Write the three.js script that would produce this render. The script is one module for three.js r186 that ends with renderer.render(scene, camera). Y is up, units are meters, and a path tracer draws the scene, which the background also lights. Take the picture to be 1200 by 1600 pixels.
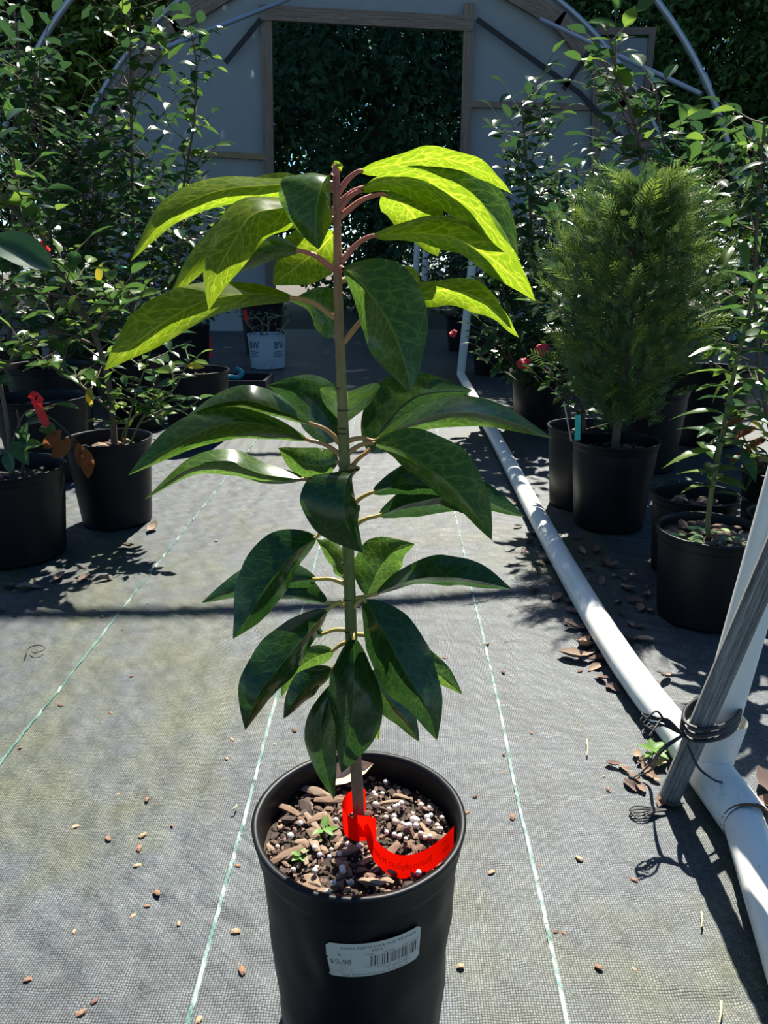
import * as THREE from 'three';
import { Sky } from 'three/addons/objects/Sky.js';
import { mergeGeometries } from 'three/addons/utils/BufferGeometryUtils.js';
import { createNoise2D, createNoise3D } from 'simplex-noise';

// ---------------------------------------------------------------- camera, sun, sky, exposure
const scene = new THREE.Scene();
const F = 1186, CAM_H = 0.62, PITCH = THREE.MathUtils.degToRad(18.4), YAW = Math.atan(25 / F) * Math.cos(PITCH);
const camera = new THREE.PerspectiveCamera(2 * Math.atan(800 / F) * 180 / Math.PI, 0.75, 0.03, 200);
camera.position.set(0, CAM_H, 0);
camera.rotation.order = 'YXZ';
camera.rotation.set(-PITCH, YAW, 0);
camera.updateMatrixWorld(true);

const renderer = new THREE.WebGLRenderer({ antialias: true });
renderer.toneMapping = THREE.LinearToneMapping;
renderer.toneMappingExposure = 1.0;
renderer.shadowMap.enabled = true;

const SUN_EL = THREE.MathUtils.degToRad(54.3), SUN_AZ = THREE.MathUtils.degToRad(12);
const sunDir = new THREE.Vector3(Math.sin(SUN_AZ) * Math.cos(SUN_EL), Math.sin(SUN_EL), -Math.cos(SUN_AZ) * Math.cos(SUN_EL));
const sun = new THREE.DirectionalLight(new THREE.Color(1.0, 0.95, 0.86), 14);
sun.name = 'sun';
sun.target.position.set(0, 0, -2);
sun.position.copy(sunDir).multiplyScalar(25).add(sun.target.position);
sun.castShadow = true;
sun.shadow.mapSize.set(4096, 4096);
Object.assign(sun.shadow.camera, { left: -9, right: 9, top: 12, bottom: -12, near: 0.5, far: 60 });
sun.shadow.bias = -0.0004;
scene.add(sun, sun.target);

const sky = new Sky();
sky.scale.setScalar(1000);
sky.material.uniforms.turbidity.value = 2.5;
sky.material.uniforms.rayleigh.value = 1.6;
sky.material.uniforms.mieCoefficient.value = 0.004;
sky.material.uniforms.mieDirectionalG.value = 0.8;
sky.material.uniforms.sunPosition.value.copy(sunDir);
scene.add(sky);
scene.environmentIntensity = 0.14;

// ---------------------------------------------------------------- helpers
function mulberry(a) { return () => { a = (a + 0x6d2b79f5) | 0; let t = Math.imul(a ^ (a >>> 15), 1 | a); t = (t + Math.imul(t ^ (t >>> 7), 61 | t)) ^ t; return ((t ^ (t >>> 14)) >>> 0) / 4294967296; }; }
const rng = mulberry(20241);
const n2 = createNoise2D(mulberry(7)), n3 = createNoise3D(mulberry(9));
const V = (x, y, z) => new THREE.Vector3(x, y, z);
const lerp = THREE.MathUtils.lerp, clamp = THREE.MathUtils.clamp;
const rr = (a, b, r = rng) => a + (b - a) * r();
const lin = (r, g, b) => new THREE.Color().setRGB(r, g, b);
const camRight = V(1, 0, 0).transformDirection(camera.matrixWorld), camUp = V(0, 1, 0).transformDirection(camera.matrixWorld), camFwd = V(0, 0, -1).transformDirection(camera.matrixWorld);
const rayOf = (x, y) => camFwd.clone().addScaledVector(camRight, (x - 600) / F).addScaledVector(camUp, (800 - y) / F);
// the point of a photograph pixel on the vertical plane at depth z, or on the level at height Y
const onPlane = (x, y, z) => { const d = rayOf(x, y); return V(0, CAM_H, 0).addScaledVector(d, z / d.z); };
const onLevel = (x, y, Y = 0) => { const d = rayOf(x, y); return V(0, CAM_H, 0).addScaledVector(d, (Y - CAM_H) / d.y); };

const used = {};
function numbered(name) { const k = used[name] = (used[name] ?? -1) + 1; return k ? name + '_' + String(k).padStart(3, '0') : name; }
function shade(o) { o.castShadow = true; o.receiveShadow = true; return o; }
function thing(name, label, category, pos = [0, 0, 0], group) {
  const o = new THREE.Group(); o.name = numbered(name); o.position.set(...pos); o.userData = { label, category };
  if (group) o.userData.group = group;
  scene.add(o); return o;
}
function part(parent, name, geo, mat, label) {
  const m = shade(new THREE.Mesh(geo, mat)); m.name = name; if (label) m.userData.label = label; parent.add(m); return m;
}
function single(name, geo, mat, label, category, group) {
  const m = shade(new THREE.Mesh(geo, mat)); m.name = numbered(name); m.userData = { label, category }; if (group) m.userData.group = group;
  scene.add(m); return m;
}
function structure(o, label, category) { o.userData.kind = 'structure'; if (label) o.userData.label = label; if (category) o.userData.category = category; return o; }
function tube(pts, r0, r1, seg = 16, rad = 7, closed = true) {
  const curve = pts.length > 2 ? new THREE.CatmullRomCurve3(pts, false, 'centripetal') : new THREE.LineCurve3(pts[0], pts[1]);
  const g = new THREE.TubeGeometry(curve, seg, 1, rad, false), p = g.attributes.position, n = g.attributes.normal;
  for (let i = 0; i <= seg; i++) {
    const c = curve.getPointAt(i / seg), r = typeof r0 === 'function' ? r0(i / seg) : lerp(r0, r1, i / seg);
    for (let j = 0; j <= rad; j++) { const k = i * (rad + 1) + j; p.setXYZ(k, c.x + n.getX(k) * r, c.y + n.getY(k) * r, c.z + n.getZ(k) * r); }
  }
  return g;
}
// a straight solid with a polygonal cross-section between two points
function bar(a, b, w, h, up = V(0, 0, 1)) {
  const d = b.clone().sub(a), L = d.length(); d.normalize();
  const s = V(0, 0, 0).crossVectors(up, d).normalize(), u = V(0, 0, 0).crossVectors(d, s).normalize();
  const g = new THREE.BoxGeometry(L, w, h);
  const m = new THREE.Matrix4().makeBasis(d, s, u).setPosition(a.clone().add(b).multiplyScalar(0.5));
  return g.applyMatrix4(m);
}
function moved(g, v) { g.translate(-v.x, -v.y, -v.z); return g; }

// ---------------------------------------------------------------- textures
function dataTexture(w, h, fn, srgb = true) {
  const d = new Uint8Array(w * h * 4);
  for (let y = 0; y < h; y++) for (let x = 0; x < w; x++) { const c = fn(x, y); const i = (y * w + x) * 4; d[i] = clamp(c[0], 0, 1) * 255; d[i + 1] = clamp(c[1], 0, 1) * 255; d[i + 2] = clamp(c[2], 0, 1) * 255; d[i + 3] = 255; }
  const t = new THREE.DataTexture(d, w, h); t.magFilter = THREE.LinearFilter; t.minFilter = THREE.LinearMipmapLinearFilter; t.generateMipmaps = true;
  t.wrapS = t.wrapT = THREE.RepeatWrapping; if (srgb) t.colorSpace = THREE.SRGBColorSpace; t.needsUpdate = true; return t;
}
const cell = (seed) => { const r = mulberry(seed); return r(); };

// vein field of a broad evergreen leaf: u along, v across (-1..1); returns 0 (between veins) .. 1 (vein)
function veinField(W, H, pairs, seed, cells) {
  const r = mulberry(seed), out = new Float32Array(W * H), pts = [];
  for (let i = 0; i < cells; i++) pts.push([r() * 3, r() * 2 - 1]);
  const sec = [];
  for (let s of [-1, 1]) for (let i = 0; i < pairs; i++) sec.push([s, (i + 0.4 + r() * 0.4) / pairs * 0.9, 0.16 + r() * 0.08]);
  for (let y = 0; y < H; y++) for (let x = 0; x < W; x++) {
    const u = (x + 0.5) / W, v = (y + 0.5) / H * 2 - 1, a = Math.abs(v);
    let f = Math.exp(-Math.pow(a / 0.035, 2)) * 1.0;
    for (const [s, u0, rise] of sec) if (s * v > 0) {
      const c = u0 + rise * Math.pow(a, 0.8) + 0.012 * Math.sin(a * 9 + u0 * 40);
      const d = Math.abs(u - c) / 0.0065; if (d < 3 && a < 0.86) f = Math.max(f, 0.75 * Math.exp(-d * d) * (1 - a * 0.35));
    }
    let d1 = 9, d2 = 9;
    for (const p of pts) { const d = Math.hypot(u * 3 - p[0], v - p[1]); if (d < d1) { d2 = d1; d1 = d; } else if (d < d2) d2 = d; }
    const e = (d2 - d1) / 0.020; f = Math.max(f, 0.55 * Math.exp(-e * e));
    out[y * W + x] = f;
  }
  return out;
}
const VW = 384, VH = 256, veins = veinField(VW, VH, 8, 31, 95);
function leafMap(blade, vein, mottle) {
  return dataTexture(VW, VH, (x, y) => {
    const f = veins[y * VW + x], m = 1 + mottle * n2(x * 0.03, y * 0.03) + mottle * 0.6 * n2(x * 0.11 + 50, y * 0.11);
    return [0, 1, 2].map((k) => lerp(blade[k] * m, vein[k], f));
  });
}
const veinBump = dataTexture(VW, VH, (x, y) => { const f = veins[y * VW + x]; const h = 0.5 + 0.1 * n2(x * 0.05, y * 0.05) - 0.35 * f; return [h, h, h]; }, false);
function leafMaterial(map, t, coat, ccr, bump = 0.0004) {
  return new THREE.MeshPhysicalMaterial({ map, roughness: 1, specularIntensity: 0, transmission: t, thickness: 0, clearcoat: coat, clearcoatRoughness: ccr, bumpMap: veinBump, bumpScale: bump, side: THREE.DoubleSide });
}
const matYoung = leafMaterial(leafMap([0.43, 0.53, 0.09], [0.72, 0.75, 0.24], 0.06), 0.72, 0.7, 0.3);
const matMid = leafMaterial(leafMap([0.26, 0.38, 0.13], [0.46, 0.57, 0.22], 0.08), 0.55, 0.9, 0.24);
const matOld = leafMaterial(leafMap([0.145, 0.26, 0.10], [0.25, 0.37, 0.15], 0.08), 0.36, 1.0, 0.2);

const simple = (r, g, b, rough = 0.8, extra = {}) => new THREE.MeshStandardMaterial({ color: lin(r, g, b), roughness: rough, side: THREE.DoubleSide, ...extra });
const glossyLeaf = (r, g, b, t, ccr = 0.22) => new THREE.MeshPhysicalMaterial({ color: lin(r, g, b), roughness: 1, specularIntensity: 0, transmission: t, thickness: 0, clearcoat: 1, clearcoatRoughness: ccr, side: THREE.DoubleSide });

// ---------------------------------------------------------------- ground
function groundHeight(x, z) {
  const near = z > -3.2 ? 1 : 0;
  return (0.0016 * n2(x * 14 + 3, z * 26) + 0.0015 * n2(x * 30 + z * 9, z * 58 + 9) + 0.0006 * n2(x * 80, z * 100) - 0.0026 * Math.pow(1 - Math.abs(n2(x * 17 + z * 12 + 40, z * 24 - x * 8)), 5) * clamp(0.5 + n2(x * 3, z * 3 + 7), 0, 1)) * near - 0.003;
}
{
  const T = 16, N = 32;   // pixels in a tape, tapes in a tile (0.08 m)
  const tone = []; for (let i = 0; i < N * N; i++) tone.push(cell(1000 + i * 7));
  const line = []; for (let i = 0; i < 2 * N; i++) line.push(cell(9000 + i * 13));
  const at = (x, y) => { const i = Math.floor(x / T), j = Math.floor(y / T), over = (i + j) % 2, fx = (x % T + 0.5) / T * 2 - 1, fy = (y % T + 0.5) / T * 2 - 1;
    const across = over ? fx : fy, along = over ? fy : fx; return { i, j, over, across, along, h: (1 - Math.pow(Math.abs(across), 4)) * (0.55 + 0.45 * (1 - along * along)) }; };
  const weave = dataTexture(T * N, T * N, (x, y) => {
    const q = at(x, y), w = tone[q.j * N + q.i], l = line[q.over ? q.i : N + q.j];
    let g = q.over ? 0.29 : 0.265; g *= 0.84 + 0.22 * l + 0.45 * (w - 0.5); g *= 0.74 + 0.26 * q.h;
    return [g * 0.89, g * 0.99, g * 1.03];
  });
  const bump = dataTexture(T * N, T * N, (x, y) => { const h = at(x, y).h; return [h, h, h]; }, false);
  const mat = new THREE.MeshPhysicalMaterial({ map: weave, bumpMap: bump, bumpScale: 0.0004, roughness: 0.55, vertexColors: true, specularIntensity: 1 });
  const xs = [], zs = [];
  for (let x = -7; x < -1.3; x += 0.3) xs.push(x); for (let x = -1.3; x < 1.3; x += 0.009) xs.push(x); for (let x = 1.3; x <= 7.01; x += 0.3) xs.push(x);
  for (let z = 1.5; z > 0; z -= 0.3) zs.push(z); for (let z = 0; z > -2.4; z -= 0.009) zs.push(z); for (let z = -2.4; z > -7.2; z -= 0.08) zs.push(z); zs.push(-7.3);
  const pos = [], uv = [], col = [], idx = [];
  zs.forEach((z) => xs.forEach((x) => {
    pos.push(x, groundHeight(x, z), z); uv.push(x / 0.08, z / 0.08);
    let alg = 0.5 * n2(x * 1.3 + 8, z * 1.1) + 0.35 * n2(x * 4.2, z * 3.4 + 4) + 0.28 * n2(x * 13, z * 11);
    const bias = -0.08 + 0.62 * Math.exp(-(((x + 0.42) / 0.42) ** 2) - ((z + 1.45) / 0.6) ** 2) + 0.25 * Math.exp(-(((x - 0.36) / 0.1) ** 2));
    alg = clamp((alg + bias) * 1.3, 0, 1);
    const dust = 1 + 0.16 * n2(x * 5 + 20, z * 5) + 0.14 * n2(x * 22, z * 22 + 30);
    col.push(dust * lerp(1, 1.2, alg), dust * lerp(1, 1.12, alg), dust * lerp(1, 0.52, alg));
  }));
  const W = xs.length;
  for (let j = 0; j < zs.length - 1; j++) for (let i = 0; i < W - 1; i++) { const a = j * W + i; idx.push(a, a + 1, a + W, a + 1, a + W + 1, a + W); }
  const g = new THREE.BufferGeometry();
  g.setAttribute('position', new THREE.Float32BufferAttribute(pos, 3)); g.setAttribute('uv', new THREE.Float32BufferAttribute(uv, 2)); g.setAttribute('color', new THREE.Float32BufferAttribute(col, 3));
  g.setIndex(idx); g.computeVertexNormals();
  const fl = shade(new THREE.Mesh(g, mat)); fl.name = 'floor'; structure(fl, 'grey woven ground cloth with wrinkles and yellow green algae stains', 'floor'); scene.add(fl);
  // woven marker threads, green and white by turns
  const stripe = dataTexture(32, 64, (x, y) => { const a = ((x >> 4) + (y >> 4)) % 2; return a ? [0.27, 0.47, 0.40] : [0.27, 0.32, 0.33]; });
  const sm = new THREE.MeshStandardMaterial({ map: stripe, roughness: 0.5 });
  for (const [x0, z0, x1] of [[-0.179, 0, -0.179], [-0.517, 0, -0.517], [0.148, 0, 0.147]]) {
    const p = [], t = [], ix = [], n = 330;
    for (let i = 0; i <= n; i++) { const z = -0.2 - i * 0.009; for (const s of [-1, 1]) { const x = lerp(x0, x1, i / n) + s * 0.0019 + 0.002 * n2(z * 2, x0 * 9); p.push(x, groundHeight(x, z) + 0.0011, z); t.push((s + 1) / 2, z / 0.016); } }
    for (let i = 0; i < n; i++) { const a = i * 2; ix.push(a, a + 1, a + 2, a + 1, a + 3, a + 2); }
    const sg = new THREE.BufferGeometry(); sg.setAttribute('position', new THREE.Float32BufferAttribute(p, 3)); sg.setAttribute('uv', new THREE.Float32BufferAttribute(t, 2)); sg.setIndex(ix); sg.computeVertexNormals();
    part(fl, 'marker_thread', sg, sm, 'pale green and white checked thread');
  }
  // bare woodland soil outside the greenhouse
  const out = new THREE.PlaneGeometry(60, 30, 60, 30).rotateX(-Math.PI / 2).translate(0, -0.012, -22.2), op = out.attributes.position;
  for (let i = 0; i < op.count; i++) op.setY(i, -0.02 + 0.012 * n2(op.getX(i), op.getZ(i)));
  out.computeVertexNormals();
  const og = shade(new THREE.Mesh(out, simple(0.07, 0.055, 0.035, 0.95))); og.name = 'woodland_ground'; structure(og, 'brown leaf covered ground under the trees', 'ground'); scene.add(og);
}

// ---------------------------------------------------------------- greenhouse: end wall, hoops
const WZ = -7.05, HC = V(-0.28, 0.26, 0), HR = 2.78;
const woodTex = dataTexture(256, 64, (x, y) => { const g = 0.5 + 0.13 * n2(x * 0.012, y * 0.35) + 0.08 * n2(x * 0.05, y * 0.9) + 0.05 * n2(x * 0.3, y * 1.7); return [g * 1.02, g * 0.93, g * 0.84]; });
const matWood = new THREE.MeshStandardMaterial({ map: woodTex, color: lin(0.75, 0.7, 0.66), roughness: 0.85 });
const matYellowWood = new THREE.MeshStandardMaterial({ map: woodTex, color: lin(1.0, 0.9, 0.5), roughness: 0.85 });
const matSteel = simple(0.34, 0.38, 0.42, 0.42, { metalness: 0.55 });
const matBlack = simple(0.012, 0.012, 0.013, 0.7);
const matFilm = new THREE.MeshPhysicalMaterial({ color: lin(0.42, 0.47, 0.49), roughness: 1, specularIntensity: 0, transmission: 0.5, thickness: 0, side: THREE.DoubleSide });
{
  const wall = new THREE.Group(); wall.name = 'wall_back'; structure(wall, 'greenhouse end wall of clouded plastic film on grey timber framing', 'wall'); scene.add(wall);
  const P = (x, y, dz = 0) => onPlane(x, y, WZ + dz);
  // film: two sides of the doorway and the strip above it, each a rippled sheet cut by the arch
  const dl = P(420, 300).x, dr = P(728, 300).x, dt = P(575, 30).y;
  const sheet = (x0, x1, y0, top) => {
    const n = 26, m = 26, p = [], ix = [];
    for (let i = 0; i <= n; i++) { const x = lerp(x0, x1, i / n), yt = Math.min(top, HC.y + Math.sqrt(Math.max(0, HR * HR - (x - HC.x) ** 2)));
      for (let j = 0; j <= m; j++) { const y = lerp(y0, Math.max(yt, y0 + 0.01), j / m); p.push(x, y, WZ - 0.03 + 0.012 * n2(x * 2.2, y * 1.1) + 0.006 * n2(x * 6 + y * 3, y * 2)); } }
    for (let i = 0; i < n; i++) for (let j = 0; j < m; j++) { const a = i * (m + 1) + j; ix.push(a, a + m + 1, a + 1, a + 1, a + m + 1, a + m + 2); }
    const g = new THREE.BufferGeometry(); g.setAttribute('position', new THREE.Float32BufferAttribute(p, 3)); g.setIndex(ix); g.computeVertexNormals(); return g;
  };
  part(wall, 'film_panel', sheet(HC.x - HR + 0.02, dl, 0.0, 9), matFilm);
  part(wall, 'film_panel', sheet(dr, HC.x + HR - 0.02, 0.0, 9), matFilm);
  part(wall, 'film_panel', sheet(dl, dr, dt, 9), matFilm);
  const k = 1 / F * 6.9;
  const board = (name, x0, y0, x1, y1, w, mat = matWood, d = 0.04, dz = 0.015) => part(wall, name, bar(P(x0, y0, dz), P(x1, y1, dz), w * k, d), mat);
  const floorAt = (x) => { const q = P(x, 517); return 517 + (q.y) / k; };
  board('door_post', 416, 8, 424, floorAt(424), 15); board('door_post', 733, 6, 719, floorAt(719), 14);
  board('door_header', 404, 20, 740, 38, 18, matWood, 0.045, 0.03);
  board('side_post', 934, 90, 921, floorAt(921), 13);
  board('side_rail', 288, 238, 416, 246, 8, matYellowWood, 0.035, 0.02); board('side_rail', 727, 163, 930, 168, 8, matWood, 0.035, 0.02);
  // arch boards inside the end hoop
  const arc = (a) => V(HC.x + (HR - 0.11) * Math.sin(a), HC.y + (HR - 0.11) * Math.cos(a), WZ + 0.02);
  for (let a = -1.25; a < 1.2; a += 0.31) part(wall, 'arch_board', bar(arc(a), arc(a + 0.325), 0.13, 0.035), matWood);
  // dark webbing straps across the film
  for (const [x0, y0, x1, y1] of [[745, 30, 905, 145], [905, 145, 985, 230], [925, 75, 880, 140], [408, 30, 352, 98]]) board('strap', x0, y0, x1, y1, 7, matBlack, 0.006, 0.05);
}
const hoopZ = [-7.05, -5.83, -4.61, -3.4, -2.18, -0.96];
{
  const pts = (z) => { const a = []; a.push(V(HC.x - HR, -0.02, z)); for (let i = 0; i <= 40; i++) { const t = -Math.PI / 2 + Math.PI * i / 40; a.push(V(HC.x + HR * Math.sin(t), HC.y + HR * Math.cos(t), z)); } a.push(V(HC.x + HR, -0.02, z)); return a; };
  const where = ['on the end wall', 'second in line from the end wall', 'third in line from the end wall', 'fourth in line from the end wall', 'over the white pipe, next to last from the end wall', 'farthest from the end wall'];
  hoopZ.forEach((z, i) => {
    const h = thing('greenhouse_hoop', 'bare galvanized steel greenhouse hoop, ' + where[i], 'hoop', [HC.x, 0, z], 'greenhouse hoops');
    part(h, 'hoop_pipe', moved(tube(pts(z), 0.021, 0.021, 64, 10), V(HC.x, 0, z)), matSteel);
    for (const a of [-1.0, 1.0]) { const c = V(HR * Math.sin(a), HC.y + HR * Math.cos(a), 0), t = V(Math.cos(a), -Math.sin(a), 0).multiplyScalar(0.05); part(h, 'splice_sleeve', tube([c.clone().sub(t), c.clone().add(t)], 0.026, 0.026, 1, 12), matSteel); }
  });
  for (const [x0, y0, x1, y1] of [[845, 30, 1096, 147], [452, -2, 250, 78]]) {
    const a = onPlane(x0, y0, WZ + 0.06), b = onPlane(x1, y1, hoopZ[1] - 0.03), h = scene.children.find((o) => o.name === 'greenhouse_hoop_001');
    part(h, 'brace_pipe', moved(tube([a, b], 0.016, 0.016, 1, 10), h.position), matSteel);
  }
  // framed film screen standing outside, past the end wall
  const fz = -8.3, Q = (x, y) => onPlane(x, y, fz), f = thing('film_screen', 'framed plastic film screen standing outside beyond the steel hoops', 'screen', [Q(960, 300).x, 0, fz]), o = f.position;
  const xl = Q(880, 60).x, xr = Q(1018, 60).x, yt = Q(950, 55).y;
  for (const x of [xl, xr]) part(f, 'frame_post', moved(bar(V(x, -0.02, fz), V(x, yt, fz), 0.06, 0.05), o), matWood);
  part(f, 'frame_rail', moved(bar(V(xl - 0.03, yt + 0.03, fz), V(xr + 0.03, yt + 0.03, fz), 0.06, 0.05), o), matWood);
  const fg = new THREE.PlaneGeometry(xr - xl - 0.06, yt - 0.05, 10, 16), fp = fg.attributes.position; for (let i = 0; i < fp.count; i++) fp.setZ(i, 0.012 * n2(fp.getX(i) * 5, fp.getY(i) * 3)); fg.computeVertexNormals(); fg.translate((xl + xr) / 2 - o.x, yt / 2, 0);
  part(f, 'film_panel', fg, matFilm);
}

// ---------------------------------------------------------------- white plastic pipe frame, stake, twine
const pvcTex = dataTexture(128, 256, (x, y) => { const s = n2(x * 0.05, y * 0.03), d = clamp((n2(x * 0.4, y * 0.2) - 0.45) * 1.6, 0, 1) * clamp(s + 0.2, 0, 1); return [0.86 - 0.35 * d, 0.86 - 0.40 * d, 0.82 - 0.48 * d]; });
const matPvc = new THREE.MeshPhysicalMaterial({ map: pvcTex, roughness: 0.38, clearcoat: 0.2, clearcoatRoughness: 0.3 });
const PR = 0.0225;
const pipePx = [[716, 585], [766, 669], [905, 893], [975, 1030], [1045, 1125], [1108, 1212]].map(([x, y]) => onLevel(x, y, PR));
const teeAt = onLevel(1103, 1200, PR);
{
  const f = thing('pipe_frame', 'white plastic pipe frame with upright posts lying along the cloth', 'pipe', [teeAt.x, 0, teeAt.z]), o = V(teeAt.x, 0, teeAt.z);
  const L = (a) => a.clone().sub(o);
  const far = onLevel(720, 585, PR), mid = onLevel(973, 1032, PR);
  const back = teeAt.clone().add(V(0.008, 0, 0.085));
  part(f, 'ground_pipe', tube([far, onLevel(766, 669, PR), mid, teeAt].map(L), PR, PR, 40, 18), matPvc);
  const nearEnd = onLevel(1192, 1378, PR); const dirN = nearEnd.clone().sub(back).normalize();
  part(f, 'ground_pipe', tube([back, back.clone().addScaledVector(dirN, 0.75)].map(L), PR, PR, 8, 18), matPvc);
  const tee = part(f, 'tee_fitting', mergeGeometries([tube([teeAt.clone().add(V(-0.004, 0, -0.05)), back.clone().add(V(0.001, 0, 0.012))].map(L), 0.0275, 0.0275, 2, 20), tube([teeAt, teeAt.clone().add(V(0.012, 0.075, 0))].map(L), 0.0275, 0.0275, 2, 20)]), matPvc);
  part(tee, 'rust_ring', new THREE.TorusGeometry(0.0268, 0.0016, 8, 28).lookAt(dirN).translate(...L(back.clone().add(V(0.001, 0, 0.014))).toArray()), simple(0.14, 0.07, 0.03, 0.9), 'rusty brown ring round the pipe joint');
  const up = onPlane(1105 + 0.29 * 480, 700, teeAt.z - 0.02).sub(teeAt).normalize();
  part(f, 'post', tube([teeAt.clone().addScaledVector(up, 0.02), teeAt.clone().addScaledVector(up, 1.6)].map(L), PR, PR, 8, 18), matPvc);
  const farTop = onPlane(745, 345, far.z);
  part(f, 'post', tube([far, farTop].map(L), PR, PR, 6, 14), matPvc);
  // stake
  const s0 = onLevel(1046, 1245, 0.0), s1 = onPlane(1087, 1150, teeAt.z + 0.042), sd = s1.clone().sub(s0).normalize();
  const stakeTex = dataTexture(256, 64, (x, y) => { const k = 0.50 + 0.14 * n2(x * 0.01, y * 0.5) + 0.1 * n2(x * 0.04, y * 1.3) + 0.08 * n2(x * 0.25, y * 2); return [k, k * 0.98, k * 0.93]; });
  const sg = tube([s0.clone().addScaledVector(sd, -0.01), s0.clone().addScaledVector(sd, 1.3)], 0.0128, 0.0128, 6, 8).toNonIndexed(); sg.computeVertexNormals();
  single('wooden_stake', sg, new THREE.MeshStandardMaterial({ map: stakeTex, color: lin(0.85, 0.85, 0.85), roughness: 0.85 }), 'weathered grey wooden stake leaning on the white pipe post', 'stake');
  // twine: turns round stake and post, loose strands
  const matTwine = simple(0.013, 0.013, 0.014, 0.55);
  const c0 = s1.clone().addScaledVector(sd, 0.012), c1 = teeAt.clone().addScaledVector(up, (c0.y - teeAt.y) / up.y);
  const tw = thing('twine_binding', 'black twine tied round the wooden stake and white post', 'twine', [c1.x, 0, c1.z]), O = V(c1.x, 0, c1.z);
  const ring = (dy, e, tilt) => { const a = []; const c = c0.clone().add(c1).multiplyScalar(0.5); const ax = c1.clone().sub(c0).setY(0); const len = ax.length() / 2; ax.normalize(); const bx = V(-ax.z, 0, ax.x);
    for (let i = 0; i < 20; i++) { const t = i / 20 * Math.PI * 2; a.push(c.clone().addScaledVector(ax, Math.cos(t) * (len + 0.0215 + e)).addScaledVector(bx, Math.sin(t) * (0.0245 + e)).add(V(0, dy + tilt * Math.cos(t), 0)).sub(O)); } return new THREE.TubeGeometry(new THREE.CatmullRomCurve3(a, true), 60, 0.0019, 6, true); };
  for (let i = 0; i < 10; i++) part(tw, 'twine_turn', ring(-0.010 + i * 0.0021, 0.0005 * (i % 3), -0.006 + 0.002 * (i % 4)), matTwine);
  const strand = (list) => part(tw, 'twine_strand', tube(list.map((p) => p.clone().sub(O)), 0.0016, 0.0011, 24, 5), matTwine);
  const kn = onPlane(1068, 1148, s1.z + 0.012);
  for (let i = 0; i < 8; i++) strand([kn, onPlane(1040 + rr(-6, 6), 1128 + rr(-6, 8), s1.z + 0.0), onPlane(1008 + rr(-8, 18), 1112 + i * 5 + rr(-3, 3), s1.z + 0.01), onPlane(1012 + rr(-8, 14), 1130 + i * 4, s1.z + 0.02)]);
  strand([kn, onPlane(1040, 1165, s1.z + 0.01), onLevel(1010, 1200, 0.012), onLevel(990, 1215, 0.004)]);
  strand([kn, onPlane(1036, 1172, s1.z + 0.012), onLevel(1015, 1205, 0.012), onLevel(1000, 1212, 0.004)]);
  strand([onPlane(1075, 1165, s1.z + 0.018), onPlane(1092, 1200, s1.z + 0.03), onPlane(1115, 1218, s1.z + 0.03), onPlane(1140, 1226, s1.z + 0.0), onLevel(1170, 1250, 0.003)]);
  strand([onPlane(1135, 1150, c1.z + 0.02), onPlane(1132, 1185, c1.z + 0.03), onPlane(1124, 1205, c1.z + 0.02)]);
  const loose = thing('twine_scrap', 'frayed black twine scrap lying beside the stake foot', 'twine', [onLevel(1005, 1268).x, 0, onLevel(1005, 1268).z]), lo = loose.position;
  for (let i = 0; i < 5; i++) part(loose, 'twine_strand', tube([onLevel(1045, 1266, 0.002), onLevel(1018, 1262 + i * 2, 0.004), onLevel(990 + i * 2, 1260 + i * 5, 0.002), onLevel(983 + i, 1266 + i, 0.002)].map((p) => p.sub(lo)), 0.0012, 0.0009, 14, 5), matTwine);
}

// ---------------------------------------------------------------- pots
const matPot = new THREE.MeshPhysicalMaterial({ color: lin(0.006, 0.0065, 0.0075), roughness: 0.46, specularIntensity: 0.45, side: THREE.DoubleSide });
const matSoil = simple(0.035, 0.023, 0.014, 0.95);
function potProfile(rt, rb, h, lip) {
  const t = 0.002, p = [[0, 0.004], [rb - 0.006, 0.004], [rb, 0.0], [rb + 0.001, 0.004], [lerp(rb, rt, 0.8), h * 0.80], [lerp(rb, rt, 0.84), h - lip - 0.004], [rt - 0.002, h - lip], [rt, h - lip + 0.004], [rt, h - 0.006], [rt + 0.003, h - 0.004], [rt + 0.0035, h - 0.001], [rt + 0.001, h], [rt - 0.002, h - 0.001], [rt - t - 0.001, h - 0.006], [lerp(rb, rt, 0.84) - t, h - lip - 0.002], [rb - t, 0.008], [0, 0.008]];
  return p.map(([x, y]) => new THREE.Vector2(Math.max(x, 0), y));
}
function potGeo(rt, rb, h, lip = 0.022, seg = 56, dent = 0, ribs = 0) {
  const prof = potProfile(rt, rb, h, lip), fine = [];
  for (let i = 0; i < prof.length - 1; i++) { fine.push(prof[i]); const d = prof[i].distanceTo(prof[i + 1]); const k = Math.floor(d / 0.014); if (dent && prof[i].x > 0.02) for (let j = 1; j < k; j++) fine.push(prof[i].clone().lerp(prof[i + 1], j / k)); }
  fine.push(prof[prof.length - 1]);
  const g = new THREE.LatheGeometry(fine, seg), p = g.attributes.position;
  for (let i = 0; i < p.count; i++) {
    const x = p.getX(i), y = p.getY(i), z = p.getZ(i), r = Math.hypot(x, z); if (r < 0.01) continue;
    const a = Math.atan2(z, x), body = clamp((h - lip - y) / 0.02, 0, 1) * clamp(y / 0.02, 0, 1);
    let d = dent * (0.6 * n3(x * 14, y * 14, z * 14) + 0.4 * n3(x * 30, y * 22, z * 30)) * (0.25 + body);
    if (ribs) d += ribs * Math.max(0, Math.sin(a * 14)) * body;
    p.setXYZ(i, x * (1 + d / r), y, z * (1 + d / r));
  }
  g.computeVertexNormals();
  return g;
}
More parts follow.
